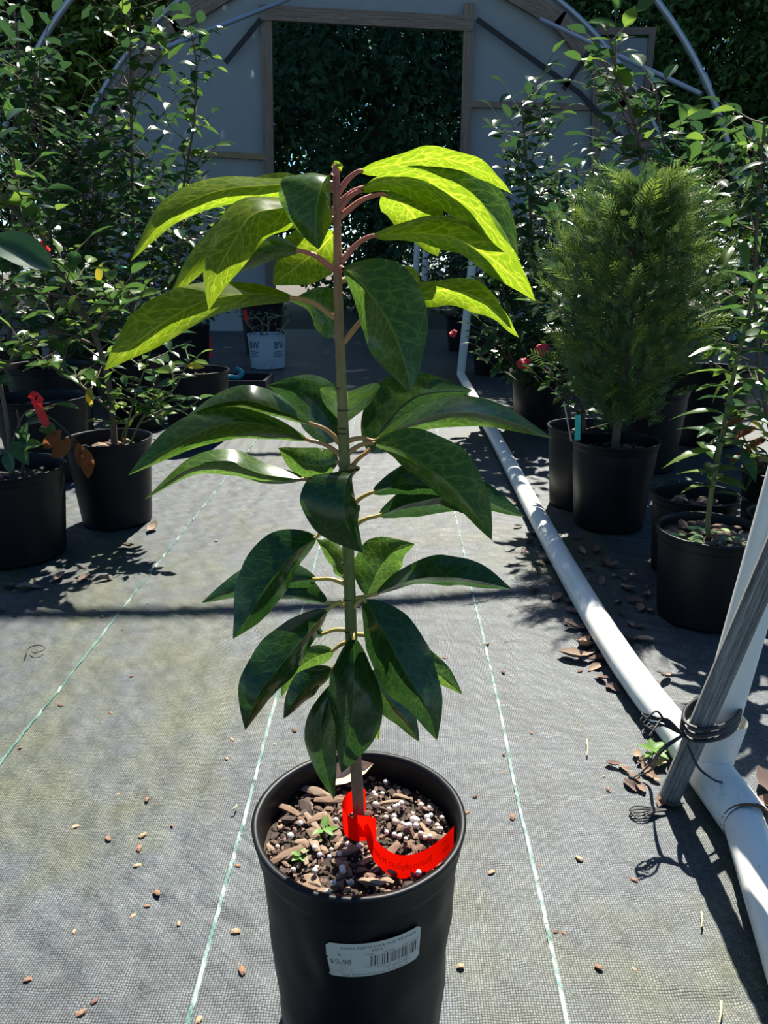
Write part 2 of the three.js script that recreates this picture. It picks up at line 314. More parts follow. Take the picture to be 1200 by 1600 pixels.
function soilGeo(r, y, amp, seed) {
  const g = new THREE.CircleGeometry(r, 48, 0, Math.PI * 2), pos = [0, 0, 0], ix = [], R = 14, S = 48;
  const P = [V(0, y, 0)]; for (let i = 1; i <= R; i++) for (let j = 0; j < S; j++) { const a = j / S * Math.PI * 2, q = r * i / R; P.push(V(q * Math.cos(a), y, q * Math.sin(a))); }
  P.forEach((p) => { p.y += amp * (n2(p.x * 40 + seed, p.z * 40) + 0.6 * n2(p.x * 110, p.z * 110 + seed)); });
  for (let j = 0; j < S; j++) ix.push(0, 1 + (j + 1) % S, 1 + j);
  for (let i = 0; i < R - 1; i++) for (let j = 0; j < S; j++) { const a = 1 + i * S + j, b = 1 + i * S + (j + 1) % S; ix.push(a, b, a + S, b, b + S, a + S); }
  const out = new THREE.BufferGeometry(); out.setAttribute('position', new THREE.Float32BufferAttribute(P.flatMap((p) => p.toArray()), 3)); out.setIndex(ix); out.computeVertexNormals(); return out;
}
// irregular chip of bark, unit size
function chipGeo(seed) {
  const r = mulberry(seed), g = new THREE.IcosahedronGeometry(0.5, 0), p = g.attributes.position, m = {};
  for (let i = 0; i < p.count; i++) { const k = [p.getX(i), p.getY(i), p.getZ(i)].map((q) => q.toFixed(3)).join(); m[k] ??= [0.6 + r() * 0.7, 0.5 + r() * 0.9, 0.6 + r() * 0.7]; const s = m[k]; p.setXYZ(i, clamp(p.getX(i) * s[0] * 1.2, -0.5, 0.5), clamp(p.getY(i) * s[1], -0.32, 0.32), clamp(p.getZ(i) * s[2] * 1.2, -0.42, 0.42)); }
  g.computeVertexNormals(); return g;
}
const chips = [1, 2, 3, 4, 5, 6].map((s) => chipGeo(s * 77));
const barkMats = [simple(0.15, 0.092, 0.058, 0.9), simple(0.09, 0.055, 0.038, 0.9), simple(0.22, 0.155, 0.10, 0.9), simple(0.05, 0.033, 0.025, 0.9), simple(0.17, 0.105, 0.075, 0.9)];

// ---------------------------------------------------------------- the sapling in the foreground
const ZS = -0.483, U = 0.00046;
const potC = onLevel(561, 1276, 0.212);
const hero = thing('potted_sapling', 'tall potted evergreen sapling with whorls of long drooping leaves in black pot', 'potted plant', [potC.x, 0, ZS]);
const H0 = V(potC.x, 0, ZS);
const heroPx = (x, y, d = 0) => onPlane(x, y, ZS + d * U);
const STA = [-0.26, 0.64], STY = [0.1375, 0.170];
const HPOT = { rt: 0.0792, rb: 0.0655, h: 0.212 };
{
  const pot = part(hero, 'pot', potGeo(HPOT.rt, HPOT.rb, HPOT.h, 0.024, 96, 0.0026), matPot, 'black plastic nursery pot with dented sides');
  // price sticker on the pot wall
  const c = document.createElement('canvas'); c.width = 768; c.height = 384; const x = c.getContext('2d');
  x.fillStyle = '#c2beae'; x.fillRect(0, 0, 768, 384);
  const sr = mulberry(5);
  for (let i = 0; i < 70; i++) { x.fillStyle = `rgba(${120 + sr() * 30},${95 + sr() * 25},60,${0.03 + sr() * 0.06})`; x.beginPath(); x.ellipse(sr() * 330 * (0.4 + sr()), 384 - sr() * sr() * 384, 6 + sr() * 38, 4 + sr() * 20, sr() * 3, 0, 7); x.fill(); }
  x.fillStyle = '#6a2f22'; x.beginPath(); x.ellipse(108, 132, 13, 8, 0.6, 0, 7); x.fill();
  x.fillStyle = '#161616'; x.textAlign = 'center';
  x.font = '40px sans-serif'; x.fillText("Azalea hybrid (dark red) 'Midnight", 420, 62); x.fillText("Flare'", 408, 106);
  x.font = '26px sans-serif'; x.textAlign = 'left'; x.fillText('93208', 305, 142); x.fillText('LO2448', 448, 142); x.fillText('VSM 170600', 605, 142);
  x.font = '72px sans-serif'; x.fillText('$5.98', 26, 236);
  let bx = 345; const br = mulberry(12); while (bx < 735) { const w = [4, 4, 8, 12][Math.floor(br() * 4)]; x.fillRect(bx, 152, w, 124); bx += w + [4, 5, 8, 11][Math.floor(br() * 4)]; }
  x.font = '28px sans-serif'; x.fillText('0', 322, 292); x.fillText('3 4 2 2 3', 400, 302); x.fillText('2 4 2 6 1', 572, 302); x.fillText('8', 742, 280);
  x.font = '34px sans-serif'; x.fillText('2.47 QT (2.34L)', 452, 334);
  x.font = '25px sans-serif'; x.fillText('Grown By: McCorkle Nurseries, Inc. Dearing, GA', 120, 370);
  const tx = new THREE.CanvasTexture(c); tx.colorSpace = THREE.SRGBColorSpace; tx.magFilter = THREE.LinearFilter;
  const p = [], uv = [], ix = [], nu = 24, nv = 10, a0 = STA[0], a1 = STA[1], y0 = STY[0], y1 = STY[1];
  for (let j = 0; j <= nv; j++) for (let i = 0; i <= nu; i++) {
    const s = i / nu, t = j / nv, cr = 0.06; let yy = lerp(y0, y1, t); const edge = Math.min(s, 1 - s);
    if (edge < cr) { const k = 1 - Math.sqrt(Math.max(0, 1 - Math.pow(1 - edge / cr, 2))); yy = lerp(yy, (y0 + y1) / 2, k * 0.18); }
    const a = lerp(a0, a1, s) ; yy += (s - 0.5) * 0.0035;
    const rad = lerp(HPOT.rb, HPOT.rt, yy / HPOT.h) * 0.992 + 0.0026; p.push(rad * Math.sin(a), yy, rad * Math.cos(a)); uv.push(s, t);
  }
  for (let j = 0; j < nv; j++) for (let i = 0; i < nu; i++) { const a = j * (nu + 1) + i; ix.push(a, a + 1, a + nu + 1, a + 1, a + nu + 2, a + nu + 1); }
  const sg = new THREE.BufferGeometry(); sg.setAttribute('position', new THREE.Float32BufferAttribute(p, 3)); sg.setAttribute('uv', new THREE.Float32BufferAttribute(uv, 2)); sg.setIndex(ix); sg.computeVertexNormals();
  part(pot, 'price_sticker', sg, new THREE.MeshStandardMaterial({ map: tx, roughness: 0.6, side: THREE.DoubleSide }), 'white price sticker with barcode reading $5.98');
}
const SOILY = HPOT.h - 0.026;
{
  const soil = part(hero, 'potting_soil', soilGeo(0.0745, SOILY, 0.0022, 3), matSoil, 'dark potting soil strewn with bark and fertilizer pellets');
  const r = mulberry(404);
  const put = (name, geo, mat, x, z, sx, sy, sz, lift) => { const m = part(soil, name, geo, mat); m.position.set(x, SOILY + lift, z); m.rotation.set(rr(-0.35, 0.35, r), r() * 6.28, rr(-0.35, 0.35, r)); m.scale.set(sx, sy, sz); return m; };
  for (let i = 0; i < 255; i++) { const a = r() * 6.28, q = 0.071 * Math.sqrt(r()), x = q * Math.cos(a), z = q * Math.sin(a), s = (x < 0 ? 1.0 : 0.72) * (0.004 + 0.0085 * r() * r()); put('bark_piece', chips[i % 6], barkMats[Math.floor(r() * 5)], x, z, s * 1.5, s * 0.7, s * 0.9, 0.002 + 0.004 * r()); }
  for (let i = 0; i < 26; i++) { const a = r() * 6.28, q = 0.068 * Math.sqrt(r()), s = 0.006 + 0.007 * r(); put('bark_piece', chips[i % 6], barkMats[i % 3 ? 2 : 0], q * Math.cos(a), q * Math.sin(a), s * 2.4, s * 0.5, s * 0.7, 0.007); }
  const crumbs = []; for (let i = 0; i < 700; i++) { const a = r() * 6.28, q = 0.072 * Math.sqrt(r()), k = 0.0015 + 0.003 * r() * r(), m = new THREE.Matrix4().makeRotationFromEuler(new THREE.Euler(r() * 6, r() * 6, r() * 6)); m.scale(V(k * 1.8, k, k)).setPosition(q * Math.cos(a), SOILY + 0.002 + 0.003 * r(), q * Math.sin(a)); crumbs.push(chips[i % 6].clone().applyMatrix4(m)); }
  part(soil, 'soil_crumbs', mergeGeometries(crumbs), barkMats[4]).userData.kind = 'stuff';
  const pel = new THREE.IcosahedronGeometry(0.0023, 1); pel.computeVertexNormals();
  const pm = [simple(0.60, 0.56, 0.51, 0.55), simple(0.50, 0.42, 0.35, 0.55), simple(0.64, 0.62, 0.58, 0.55)];
  const spots = [];
  for (let i = 0; i < 34; i++) { const q = onLevel(645 + 52 * (r() + r() - 1) * 1.5, 1288 + 30 * (r() + r() - 1) * 1.5, SOILY + 0.006); spots.push([q.x - H0.x, q.z - H0.z]); }
  for (let i = 0; i < 34; i++) { const a = r() * 6.28, q = 0.066 * Math.sqrt(r()); spots.push([q * Math.cos(a), q * Math.sin(a)]); }
  for (const [x, z] of spots) if (Math.hypot(x, z) < 0.069) { const m = part(soil, 'fertilizer_pellet', pel, pm[Math.floor(r() * 3)]); m.position.set(x, SOILY + 0.0085 + 0.002 * r(), z); m.scale.setScalar(rr(0.75, 1.2, r)); }
}
// stem
const stemPx = [[561, 1290, 0], [559, 1240, 0], [556, 1195, 0], [549, 1000, 0], [545, 880, 0], [540, 760, 0], [536, 660, 0], [532, 560, 0], [528, 450, 0], [527, 370, 0], [526, 300, 0], [525, 268, 0]];
const stemCurve = new THREE.CatmullRomCurve3(stemPx.map(([x, y, d]) => heroPx(x, y, d).sub(H0)), false, 'centripetal');
{
  const N = 90, g = tube(stemCurve.points, (t) => t < 0.6 ? lerp(0.0046, 0.0039, t / 0.6) : lerp(0.0039, 0.0021, (t - 0.6) / 0.4), 0, N, 12), col = [], p = g.attributes.position;
  const stops = [[0, [0.16, 0.10, 0.06]], [0.14, [0.17, 0.11, 0.06]], [0.2, [0.10, 0.10, 0.03]], [0.45, [0.11, 0.14, 0.022]], [0.7, [0.15, 0.14, 0.032]], [0.88, [0.26, 0.12, 0.06]], [1, [0.30, 0.10, 0.07]]];
  for (let i = 0; i < p.count; i++) { const t = Math.floor(i / 13) / N; let k = 0; while (k < stops.length - 2 && stops[k + 1][0] < t) k++; const f = clamp((t - stops[k][0]) / (stops[k + 1][0] - stops[k][0]), 0, 1), n = 1 + 0.25 * n3(p.getX(i) * 300, p.getY(i) * 120, p.getZ(i) * 300); col.push(...[0, 1, 2].map((c) => n * lerp(stops[k][1][c], stops[k + 1][1][c], f))); }
  g.setAttribute('color', new THREE.Float32BufferAttribute(col, 3));
  const st = part(hero, 'stem', g, new THREE.MeshPhysicalMaterial({ vertexColors: true, roughness: 0.6 }), 'straight green stem turning pink at the top, brown at its foot');
  const scar = simple(0.05, 0.03, 0.02, 0.9);
  for (const y of [668, 676, 640, 606, 735, 745, 880, 900, 935, 985]) { const q = heroPx(537 + (y - 660) * 0.03, y).sub(H0); part(st, 'leaf_scar', new THREE.TorusGeometry(0.0041, 0.0004, 5, 16, 2.2).rotateX(Math.PI / 2).rotateY(-rr(0.3, 2.6)).translate(q.x, q.y, q.z), scar); }
}
// leaves: s = where the stalk leaves the stem, m = midrib from blade base to tip [pixel x, y, depth towards the viewer in the same units],
// A and B = the two margins off the midrib at its widest (one vector, or two: nearer base and nearer tip), w = half width of the blade
const Y = matYoung, M = matMid, O_ = matOld;
const leaves = [
  { s: [525, 290], m: [[485, 286, -8], [430, 289, -10], [358, 295, -5], [312, 308, 0], [264, 336, 5], [204, 408, 10]], A: [[0, -14], [-14, -26]], B: [[0, 22], [8, 20]], w: 46, k: Y },
  { s: [526, 298], m: [[500, 300, -25], [440, 305, -60], [385, 325, -80], [333, 384, -90]], A: [-14, -30], B: [16, 34], w: 44, k: Y },
  { s: [524, 272], m: [[519, 276, 10], [510, 276, 35], [500, 300, 66], [493, 340, 80], [498, 390, 86]], A: [[-62, -8], [-46, 0]], B: [[18, -2], [30, 2]], w: 66, k: M },
  { s: [525, 335], m: [[500, 322, 15], [447, 324, 40], [394, 336, 66], [362, 382, 88], [338, 430, 98], [326, 484, 100]], A: [[-22, -22], [-36, -4]], B: [[12, 40], [34, 18]], w: 46, k: Y },
  { s: [522, 422], m: [[468, 392, 4], [430, 389, 0], [380, 408, -10], [320, 440, -20]], A: [-6, -22], B: [2, 16], w: 38, k: M },
  { s: [524, 345], m: [[490, 335, -30], [400, 346, -70], [330, 388, -85], [262, 468, -90]], A: [-14, -20], B: [12, 22], w: 42, k: Y },
  { s: [526, 352], m: [[524, 362, -20], [500, 388, -42], [468, 413, -55], [427, 445, -60]], A: [-36, -26], B: [22, 30], w: 46, k: Y, sa: 1 },
  { s: [523, 497], m: [[462, 466, 5], [395, 459, 20], [322, 470, 45], [262, 500, 70], [205, 542, 84], [163, 579, 86]], A: [[0, -22], [-38, -34]], B: [[2, 22], [26, 22]], w: 50, k: Y },
  { s: [531, 545], m: [[524, 525, -10], [510, 495, -45], [486, 472, -75], [454, 470, -90]], A: [22, -26], B: [-14, 16], w: 34, k: M },
  { s: [528, 302], m: [[560, 268, -4], [640, 253, -12], [700, 250, -18], [755, 268, -20], [801, 303, -18]], A: [4, -17], B: [-2, 18], w: 44, k: Y, sa: 1 },
  { s: [529, 318], m: [[575, 292, -8], [650, 283, -24], [720, 296, -36], [776, 345, -42], [810, 409, -42]], A: [28, -30], B: [-14, 18], w: 48, k: M },
  { s: [530, 327], m: [[560, 299, 4], [610, 281, 30], [680, 292, 52], [745, 334, 66], [808, 410, 70]], A: [8, -16], B: [-8, 26], w: 46, k: Y, sa: 1 },
  { s: [530, 340], m: [[600, 303, -20], [632, 322, -46], [660, 358, -58], [684, 401, -62]], A: [36, -22], B: [-24, 16], w: 46, k: Y, sa: 1 },
  { s: [533, 410], m: [[580, 369, 4], [660, 364, 10], [722, 376, 18], [775, 410, 24], [837, 470, 28]], A: [[4, -22], [24, -34]], B: [[0, 16], [-14, 22]], w: 48, k: Y, sa: 1 },
  { s: [536, 536], m: [[600, 478, -16], [650, 460, -8], [700, 454, 2], [755, 470, 10], [810, 528, 16]], A: [10, -18], B: [-4, 22], w: 44, k: Y, sa: 1 },
  { s: [529, 440], m: [[600, 440, -60], [632, 437, -80], [655, 470, -95]], A: [16, -14], B: [-16, 12], w: 32, k: Y },
  { s: [530, 425], m: [[533, 418, 14], [549, 428, 34], [581, 464, 62], [616, 520, 84], [634, 575, 94], [642, 615, 96]], A: [[66, -30], [46, -20]], B: [[-22, 22], [-44, 30]], w: 70, k: M },
  { s: [535, 694], m: [[486, 662, 4], [440, 643, 20], [385, 626, 30], [340, 631, 30], [292, 650, 26]], A: [4, -23], B: [0, 13], w: 46, k: M },
  { s: [535, 700], m: [[526, 690, -12], [508, 650, -45], [474, 616, -72], [418, 602, -85]], A: [22, -30], B: [-30, 18], w: 46, k: O_ },
  { s: [536, 714], m: [[483, 688, 6], [430, 668, 30], [370, 660, 50], [307, 677, 62], [246, 712, 66], [201, 742, 64]], A: [[2, -20], [-16, -32]], B: [[0, 24], [8, 20]], w: 52, k: M },
  { s: [537, 738], m: [[528, 722, -6], [500, 728, -30], [470, 722, -50], [434, 700, -66]], A: [12, -24], B: [-10, 20], w: 34, k: M },
  { s: [538, 758], m: [[478, 749, 6], [415, 742, 22], [356, 724, 34], [300, 730, 40], [226, 780, 40]], A: [4, -20], B: [0, 16], w: 44, k: M },
  { s: [541, 735], m: [[560, 732, 22], [545, 745, 50], [538, 775, 78], [540, 815, 90], [567, 864, 92]], A: [[-68, 6], [-52, 14]], B: [[18, -4], [26, 0]], w: 64, k: O_ },
  { s: [538, 690], m: [[585, 689, -8], [640, 662, -2], [700, 645, 6], [770, 650, 12], [864, 685, 14]], A: [4, -24], B: [0, 20], w: 48, k: M },
  { s: [541, 742], m: [[574, 706, -8], [606, 655, -44], [650, 618, -70], [738, 610, -90]], A: [-26, -34], B: [28, 26], w: 50, k: O_ },
  { s: [539, 712], m: [[580, 692, 8], [622, 702, 34], [665, 730, 58], [705, 760, 74], [738, 798, 84], [769, 844, 88]], A: [36, -36], B: [-16, 14], w: 52, k: M },
  { s: [542, 800], m: [[580, 770, 0], [630, 756, -6], [690, 766, -12], [752, 812, -16]], A: [12, -32], B: [-12, 20], w: 42, k: O_ },
  { s: [543, 830], m: [[590, 806, -8], [650, 785, -20], [735, 776, -28], [820, 807, -30]], A: [6, -32], B: [0, 22], w: 46, k: O_ },
  { s: [538, 690], m: [[538, 662, -10], [540, 640, -38], [544, 612, -90]], A: [-34, -34], B: [48, -34], w: 54, k: M },
  { s: [541, 790], m: [[496, 838, 8], [454, 870, 36], [414, 920, 62], [384, 970, 78], [364, 998, 82]], A: [[-36, -38], [-44, -6]], B: [[14, 16], [24, 20]], w: 56, k: O_ },
  { s: [545, 915], m: [[495, 905, -5], [440, 903, -28], [380, 914, -50], [315, 942, -62]], A: [0, -26], B: [0, 22], w: 42, k: O_ },
  { s: [546, 950], m: [[512, 942, -5], [470, 932, -24], [400, 928, -44]], A: [0, -26], B: [0, 6], w: 36, k: O_ },
  { s: [547, 938], m: [[514, 951, 8], [482, 988, 38], [446, 1032, 62], [406, 1082, 78], [383, 1141, 84]], A: [[-40, -18], [-44, -14]], B: [[12, 12], [22, 14]], w: 56, k: O_ },
  { s: [548, 985], m: [[505, 990, 0], [480, 985, -15], [452, 1002, -30]], A: [0, -14], B: [0, 10], w: 24, k: O_ },
  { s: [549, 1002], m: [[521, 1016, -5], [480, 1034, -15], [452, 1060, -20], [439, 1090, -20]], A: [-10, -18], B: [8, 12], w: 28, k: M },
  { s: [550, 1022], m: [[520, 1044, 0], [485, 1066, 12], [460, 1096, 18], [443, 1123, 18]], A: [-14, -16], B: [12, 10], w: 30, k: O_ },
  { s: [551, 1030], m: [[526, 1062, 22], [506, 1110, 50], [501, 1160, 62], [511, 1210, 64], [522, 1250, 62]], A: [-22, 2], B: [24, 0], w: 42, k: O_ },
  { s: [549, 985], m: [[552, 994, 18], [553, 1050, 60], [551, 1110, 80], [542, 1160, 88], [533, 1208, 88]], A: [[-38, 0], [-28, 0]], B: [[32, -2], [52, 2]], w: 54, k: O_ },
  { s: [548, 955], m: [[568, 936, 10], [600, 988, 46], [634, 1052, 72], [664, 1100, 82], [683, 1157, 88]], A: [[40, -28], [38, -18]], B: [[-30, 22], [-36, 20]], w: 58, k: O_ },
  { s: [550, 1030], m: [[575, 1048, -8], [606, 1090, -10], [634, 1125, -10], [655, 1159, -10]], A: [18, -14], B: [-15, 15], w: 34, k: O_ },
  { s: [549, 990], m: [[600, 1008, -30], [650, 1030, -40], [690, 1055, -42], [723, 1085, -42]], A: [8, -20], B: [-6, 18], w: 34, k: M },
  { s: [547, 940], m: [[573, 932, 0], [590, 896, -12], [612, 864, -22], [648, 850, -28]], A: [-34, -20], B: [22, 14], w: 44, k: M },
  { s: [547, 945], m: [[586, 929, 2], [645, 906, 14], [703, 902, 22], [755, 910, 24], [801, 921, 24]], A: [[0, -26], [6, -36]], B: [[0, 8], [0, 14]], w: 44, k: O_ },
  { s: [546, 920], m: [[543, 905, -6], [527, 872, -28], [494, 842, -52]], A: [12, -16], B: [-10, 10], w: 28, k: M },
  { s: [553, 1070], m: [[566, 1096, -20], [582, 1125, -24], [592, 1156, -24]], A: [9, -8], B: [-9, 8], w: 16, k: Y },
  { s: [525, 280], m: [[523, 274, 2], [526, 262, 6], [536, 259, 8]], A: [-4, -9], B: [4, 8], w: 13, k: Y },
];
const petMats = { top: simple(0.42, 0.12, 0.08, 0.5), mid: simple(0.38, 0.20, 0.06, 0.5), low: simple(0.42, 0.30, 0.06, 0.5) };
leaves.forEach((q, li) => {
  const pts = q.m.map(([x, y, d]) => heroPx(x, y, d).sub(H0)), curve = new THREE.CatmullRomCurve3(pts, false, 'centripetal');
  const nu = 30, nv = 12, pos = [], uv = [], ix = [];
  const two = (a) => (Array.isArray(a[0]) ? a : [a, a]);
  const vecs = (side, sgn) => two(side).map(([dx, dy]) => { const dd = sgn * Math.sqrt(Math.max(0, q.w * q.w - dx * dx - dy * dy)), c = q.m[Math.floor(q.m.length / 2)]; return heroPx(c[0] + dx, c[1] + dy, c[2] + dd).sub(heroPx(c[0], c[1], c[2])).multiplyScalar(1.12); });
  const A = vecs(q.A, (q.sa ?? -1) * 0.8), B = vecs(q.B, (q.sb ?? -1) * 0.8);
  const r = mulberry(500 + li), ph = r() * 6.28, wav = 0.0011 * (0.5 + r());
  for (let i = 0; i <= nu; i++) {
    const t = i / nu, c = curve.getPointAt(t), T = curve.getTangentAt(t), p = Math.pow(Math.sin(Math.PI * Math.pow(t, 0.88)), t < 0.5 ? 0.72 : 0.9) * (i === 0 ? 0 : 1);
    const a = A[0].clone().lerp(A[1], clamp((t - 0.25) / 0.5, 0, 1)), b = B[0].clone().lerp(B[1], clamp((t - 0.25) / 0.5, 0, 1));
    a.addScaledVector(T, -a.dot(T) * 0.7); b.addScaledVector(T, -b.dot(T) * 0.7);
    const N = V(0, 0, 0).crossVectors(T, b.clone().sub(a)).normalize();
    for (let j = 0; j <= nv + 1; j++) {
      const half = nv / 2, v = (j <= half ? j - half : j - half - 1) / half, e = Math.abs(v), s = j <= half ? a : b, P = c.clone().addScaledVector(s, p * e);
      P.addScaledVector(N, p * (0.0035 * (e - e * e) * 1.6) + p * wav * e * e * Math.sin(t * 17 + ph + (v > 0 ? 2 : 0)) + 0.0005 * n3(P.x * 70, P.y * 70, P.z * 70 + li));
      pos.push(P.x, P.y, P.z); uv.push(t, v * 0.5 + 0.5);
    }
  }
  for (let i = 0; i < nu; i++) for (let j = 0; j < nv + 1; j++) if (j !== nv / 2) { const k = i * (nv + 2) + j; ix.push(k, k + 1, k + nv + 2, k + 1, k + nv + 3, k + nv + 2); }
  const g = new THREE.BufferGeometry(); g.setAttribute('position', new THREE.Float32BufferAttribute(pos, 3)); g.setAttribute('uv', new THREE.Float32BufferAttribute(uv, 2)); g.setIndex(ix); g.computeVertexNormals();
  const lf = part(hero, 'leaf', g, q.k);
  const s = heroPx(q.s[0], q.s[1], 0).sub(H0), b = pts[0], c1 = s.clone().lerp(b, 0.55).add(V(0, s.distanceTo(b) * 0.1, 0)), into = curve.getPointAt(0.03), rib = [0.1, 0.2, 0.35, 0.5, 0.7].map((t) => curve.getPointAt(t));
  part(lf, 'petiole', tube([s, c1, b, into], 0.0019, 0.0012, 14, 8), q.s[1] < 440 ? petMats.top : q.s[1] < 760 ? petMats.mid : petMats.low);
});
// bud at the top
part(hero, 'terminal_bud', new THREE.SphereGeometry(0.0024, 10, 8).scale(1, 1.8, 1).translate(...heroPx(525, 268).sub(H0).toArray()), petMats.top);

// red plant tag looped round the stem
{
  const c = document.createElement('canvas'); c.width = 1024; c.height = 160; const x = c.getContext('2d');
  x.fillStyle = '#f21305'; x.fillRect(0, 0, 1024, 160); x.fillStyle = '#7a0703'; x.font = '58px sans-serif';
  x.save(); x.translate(1024, 0); x.scale(-1, 1); x.fillText('Daphniphyllum teysmannii', 250, 100); x.font = '40px sans-serif'; x.fillText('2018', 60, 60); x.fillText('JCRA', 56, 112); x.restore();
  const tx = new THREE.CanvasTexture(c); tx.colorSpace = THREE.SRGBColorSpace; tx.magFilter = THREE.LinearFilter;
  const mat = new THREE.MeshPhysicalMaterial({ map: tx, roughness: 1, specularIntensity: 0, transmission: 0.5, thickness: 0, side: THREE.DoubleSide });
  const plain = new THREE.MeshPhysicalMaterial({ color: lin(0.88, 0.008, 0.002), roughness: 1, specularIntensity: 0, transmission: 0.5, thickness: 0, side: THREE.DoubleSide });
  const tag = thing('plant_tag', 'red plastic plant tag looped round the sapling stem', 'tag', heroPx(560, 1290, 20).toArray()), O = tag.position;
  const ribbon = (list, hw, n = 40, tilt = 0) => {
    const cv = new THREE.CatmullRomCurve3(list, false, 'centripetal'), p = [], uv = [], ix = [];
    for (let i = 0; i <= n; i++) { const q = cv.getPointAt(i / n), k = typeof hw === 'function' ? hw(i / n) : hw; for (const s of [-1, 0, 1]) { p.push(q.x - O.x, q.y - O.y + s * k, q.z - O.z - s * k * tilt); uv.push(i / n, (s + 1) / 2); } }
    for (let i = 0; i < n; i++) for (let j = 0; j < 2; j++) { const a = i * 3 + j; ix.push(a, a + 3, a + 1, a + 1, a + 3, a + 4); }
    const g = new THREE.BufferGeometry(); g.setAttribute('position', new THREE.Float32BufferAttribute(p, 3)); g.setAttribute('uv', new THREE.Float32BufferAttribute(uv, 2)); g.setIndex(ix); g.computeVertexNormals(); return g;
  };
  const st = heroPx(560, 1272);
  const loop = []; for (let i = 0; i <= 16; i++) { const a = -0.6 + i / 16 * 5.6; loop.push(V(st.x + 0.0 - 0.0125 * Math.sin(a) * (0.9) - 0.001, heroPx(560, 1262 + i * 1.3, 0).y, st.z - 0.0125 * Math.cos(a) + 0.002)); }
  part(tag, 'tag_loop', ribbon(loop, 0.0105, 40), plain);
  part(tag, 'tag_head', ribbon([heroPx(556, 1290, 34), heroPx(572, 1292, 37), heroPx(588, 1295, 32)], 0.0098, 10), plain);
  part(tag, 'tag_strip', ribbon([heroPx(571, 1288, 30), heroPx(576, 1308, 44), heroPx(592, 1336, 62), heroPx(622, 1354, 74), heroPx(656, 1350, 74), heroPx(688, 1330, 62), heroPx(709, 1309, 44)], (t) => 0.0088, 50, 0.25), mat, 'red tag strip with the plant name showing through from behind');
}

// ---------------------------------------------------------------- shrubs
function leafGeo(ratio, curl, fold, seed) {
  const nu = 5, nv = 4, p = [], uv = [], ix = [], r = mulberry(seed), ph = r() * 6;
  for (let i = 0; i <= nu; i++) { const t = i / nu, w = 0.5 * ratio * Math.pow(Math.sin(Math.PI * Math.pow(t, 0.85)), 0.8) + (t === 0 ? 0.015 : 0);
    for (let j = 0; j <= nv; j++) { const v = j / nv * 2 - 1; p.push(t - 0.02, -curl * t * t + fold * Math.abs(v) * w + 0.012 * Math.sin(t * 9 + ph) * v, v * w * Math.sqrt(1 - fold * fold * 0.25)); uv.push(t, v * 0.5 + 0.5); } }
  for (let i = 0; i < nu; i++) for (let j = 0; j < nv; j++) { const k = i * (nv + 1) + j; ix.push(k, k + 1, k + nv + 1, k + 1, k + nv + 2, k + nv + 1); }
  const g = new THREE.BufferGeometry(); g.setAttribute('position', new THREE.Float32BufferAttribute(p, 3)); g.setAttribute('uv', new THREE.Float32BufferAttribute(uv, 2)); g.setIndex(ix); g.computeVertexNormals(); return g;
}
const ovalLeaves = [leafGeo(0.52, 0.15, 0.3, 1), leafGeo(0.46, 0.28, 0.25, 2), leafGeo(0.56, 0.05, 0.4, 3), leafGeo(0.5, 0.4, 0.2, 4)];
const longLeaves = [leafGeo(0.38, 0.45, 0.3, 5), leafGeo(0.34, 0.7, 0.25, 6), leafGeo(0.4, 0.6, 0.35, 7), leafGeo(0.36, 0.35, 0.3, 8)];
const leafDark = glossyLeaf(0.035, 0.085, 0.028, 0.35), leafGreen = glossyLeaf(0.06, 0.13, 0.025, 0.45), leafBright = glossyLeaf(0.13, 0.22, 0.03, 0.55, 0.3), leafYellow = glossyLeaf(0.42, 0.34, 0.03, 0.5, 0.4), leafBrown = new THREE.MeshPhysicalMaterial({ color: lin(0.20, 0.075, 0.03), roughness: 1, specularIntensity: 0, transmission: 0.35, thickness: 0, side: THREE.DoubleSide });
const matTwig = simple(0.11, 0.075, 0.05, 0.85), matGreenTwig = simple(0.13, 0.13, 0.04, 0.7);
function placeLeaf(parent, geo, mat, pos, dir, up, len, name = 'leaf') {
  const m = part(parent, name, geo, mat), x = dir.clone().normalize(), z = V(0, 0, 0).crossVectors(x, up).normalize(), y = V(0, 0, 0).crossVectors(z, x);
  m.quaternion.setFromRotationMatrix(new THREE.Matrix4().makeBasis(x, y, z)); m.position.copy(pos); m.scale.setScalar(len); return m;
}
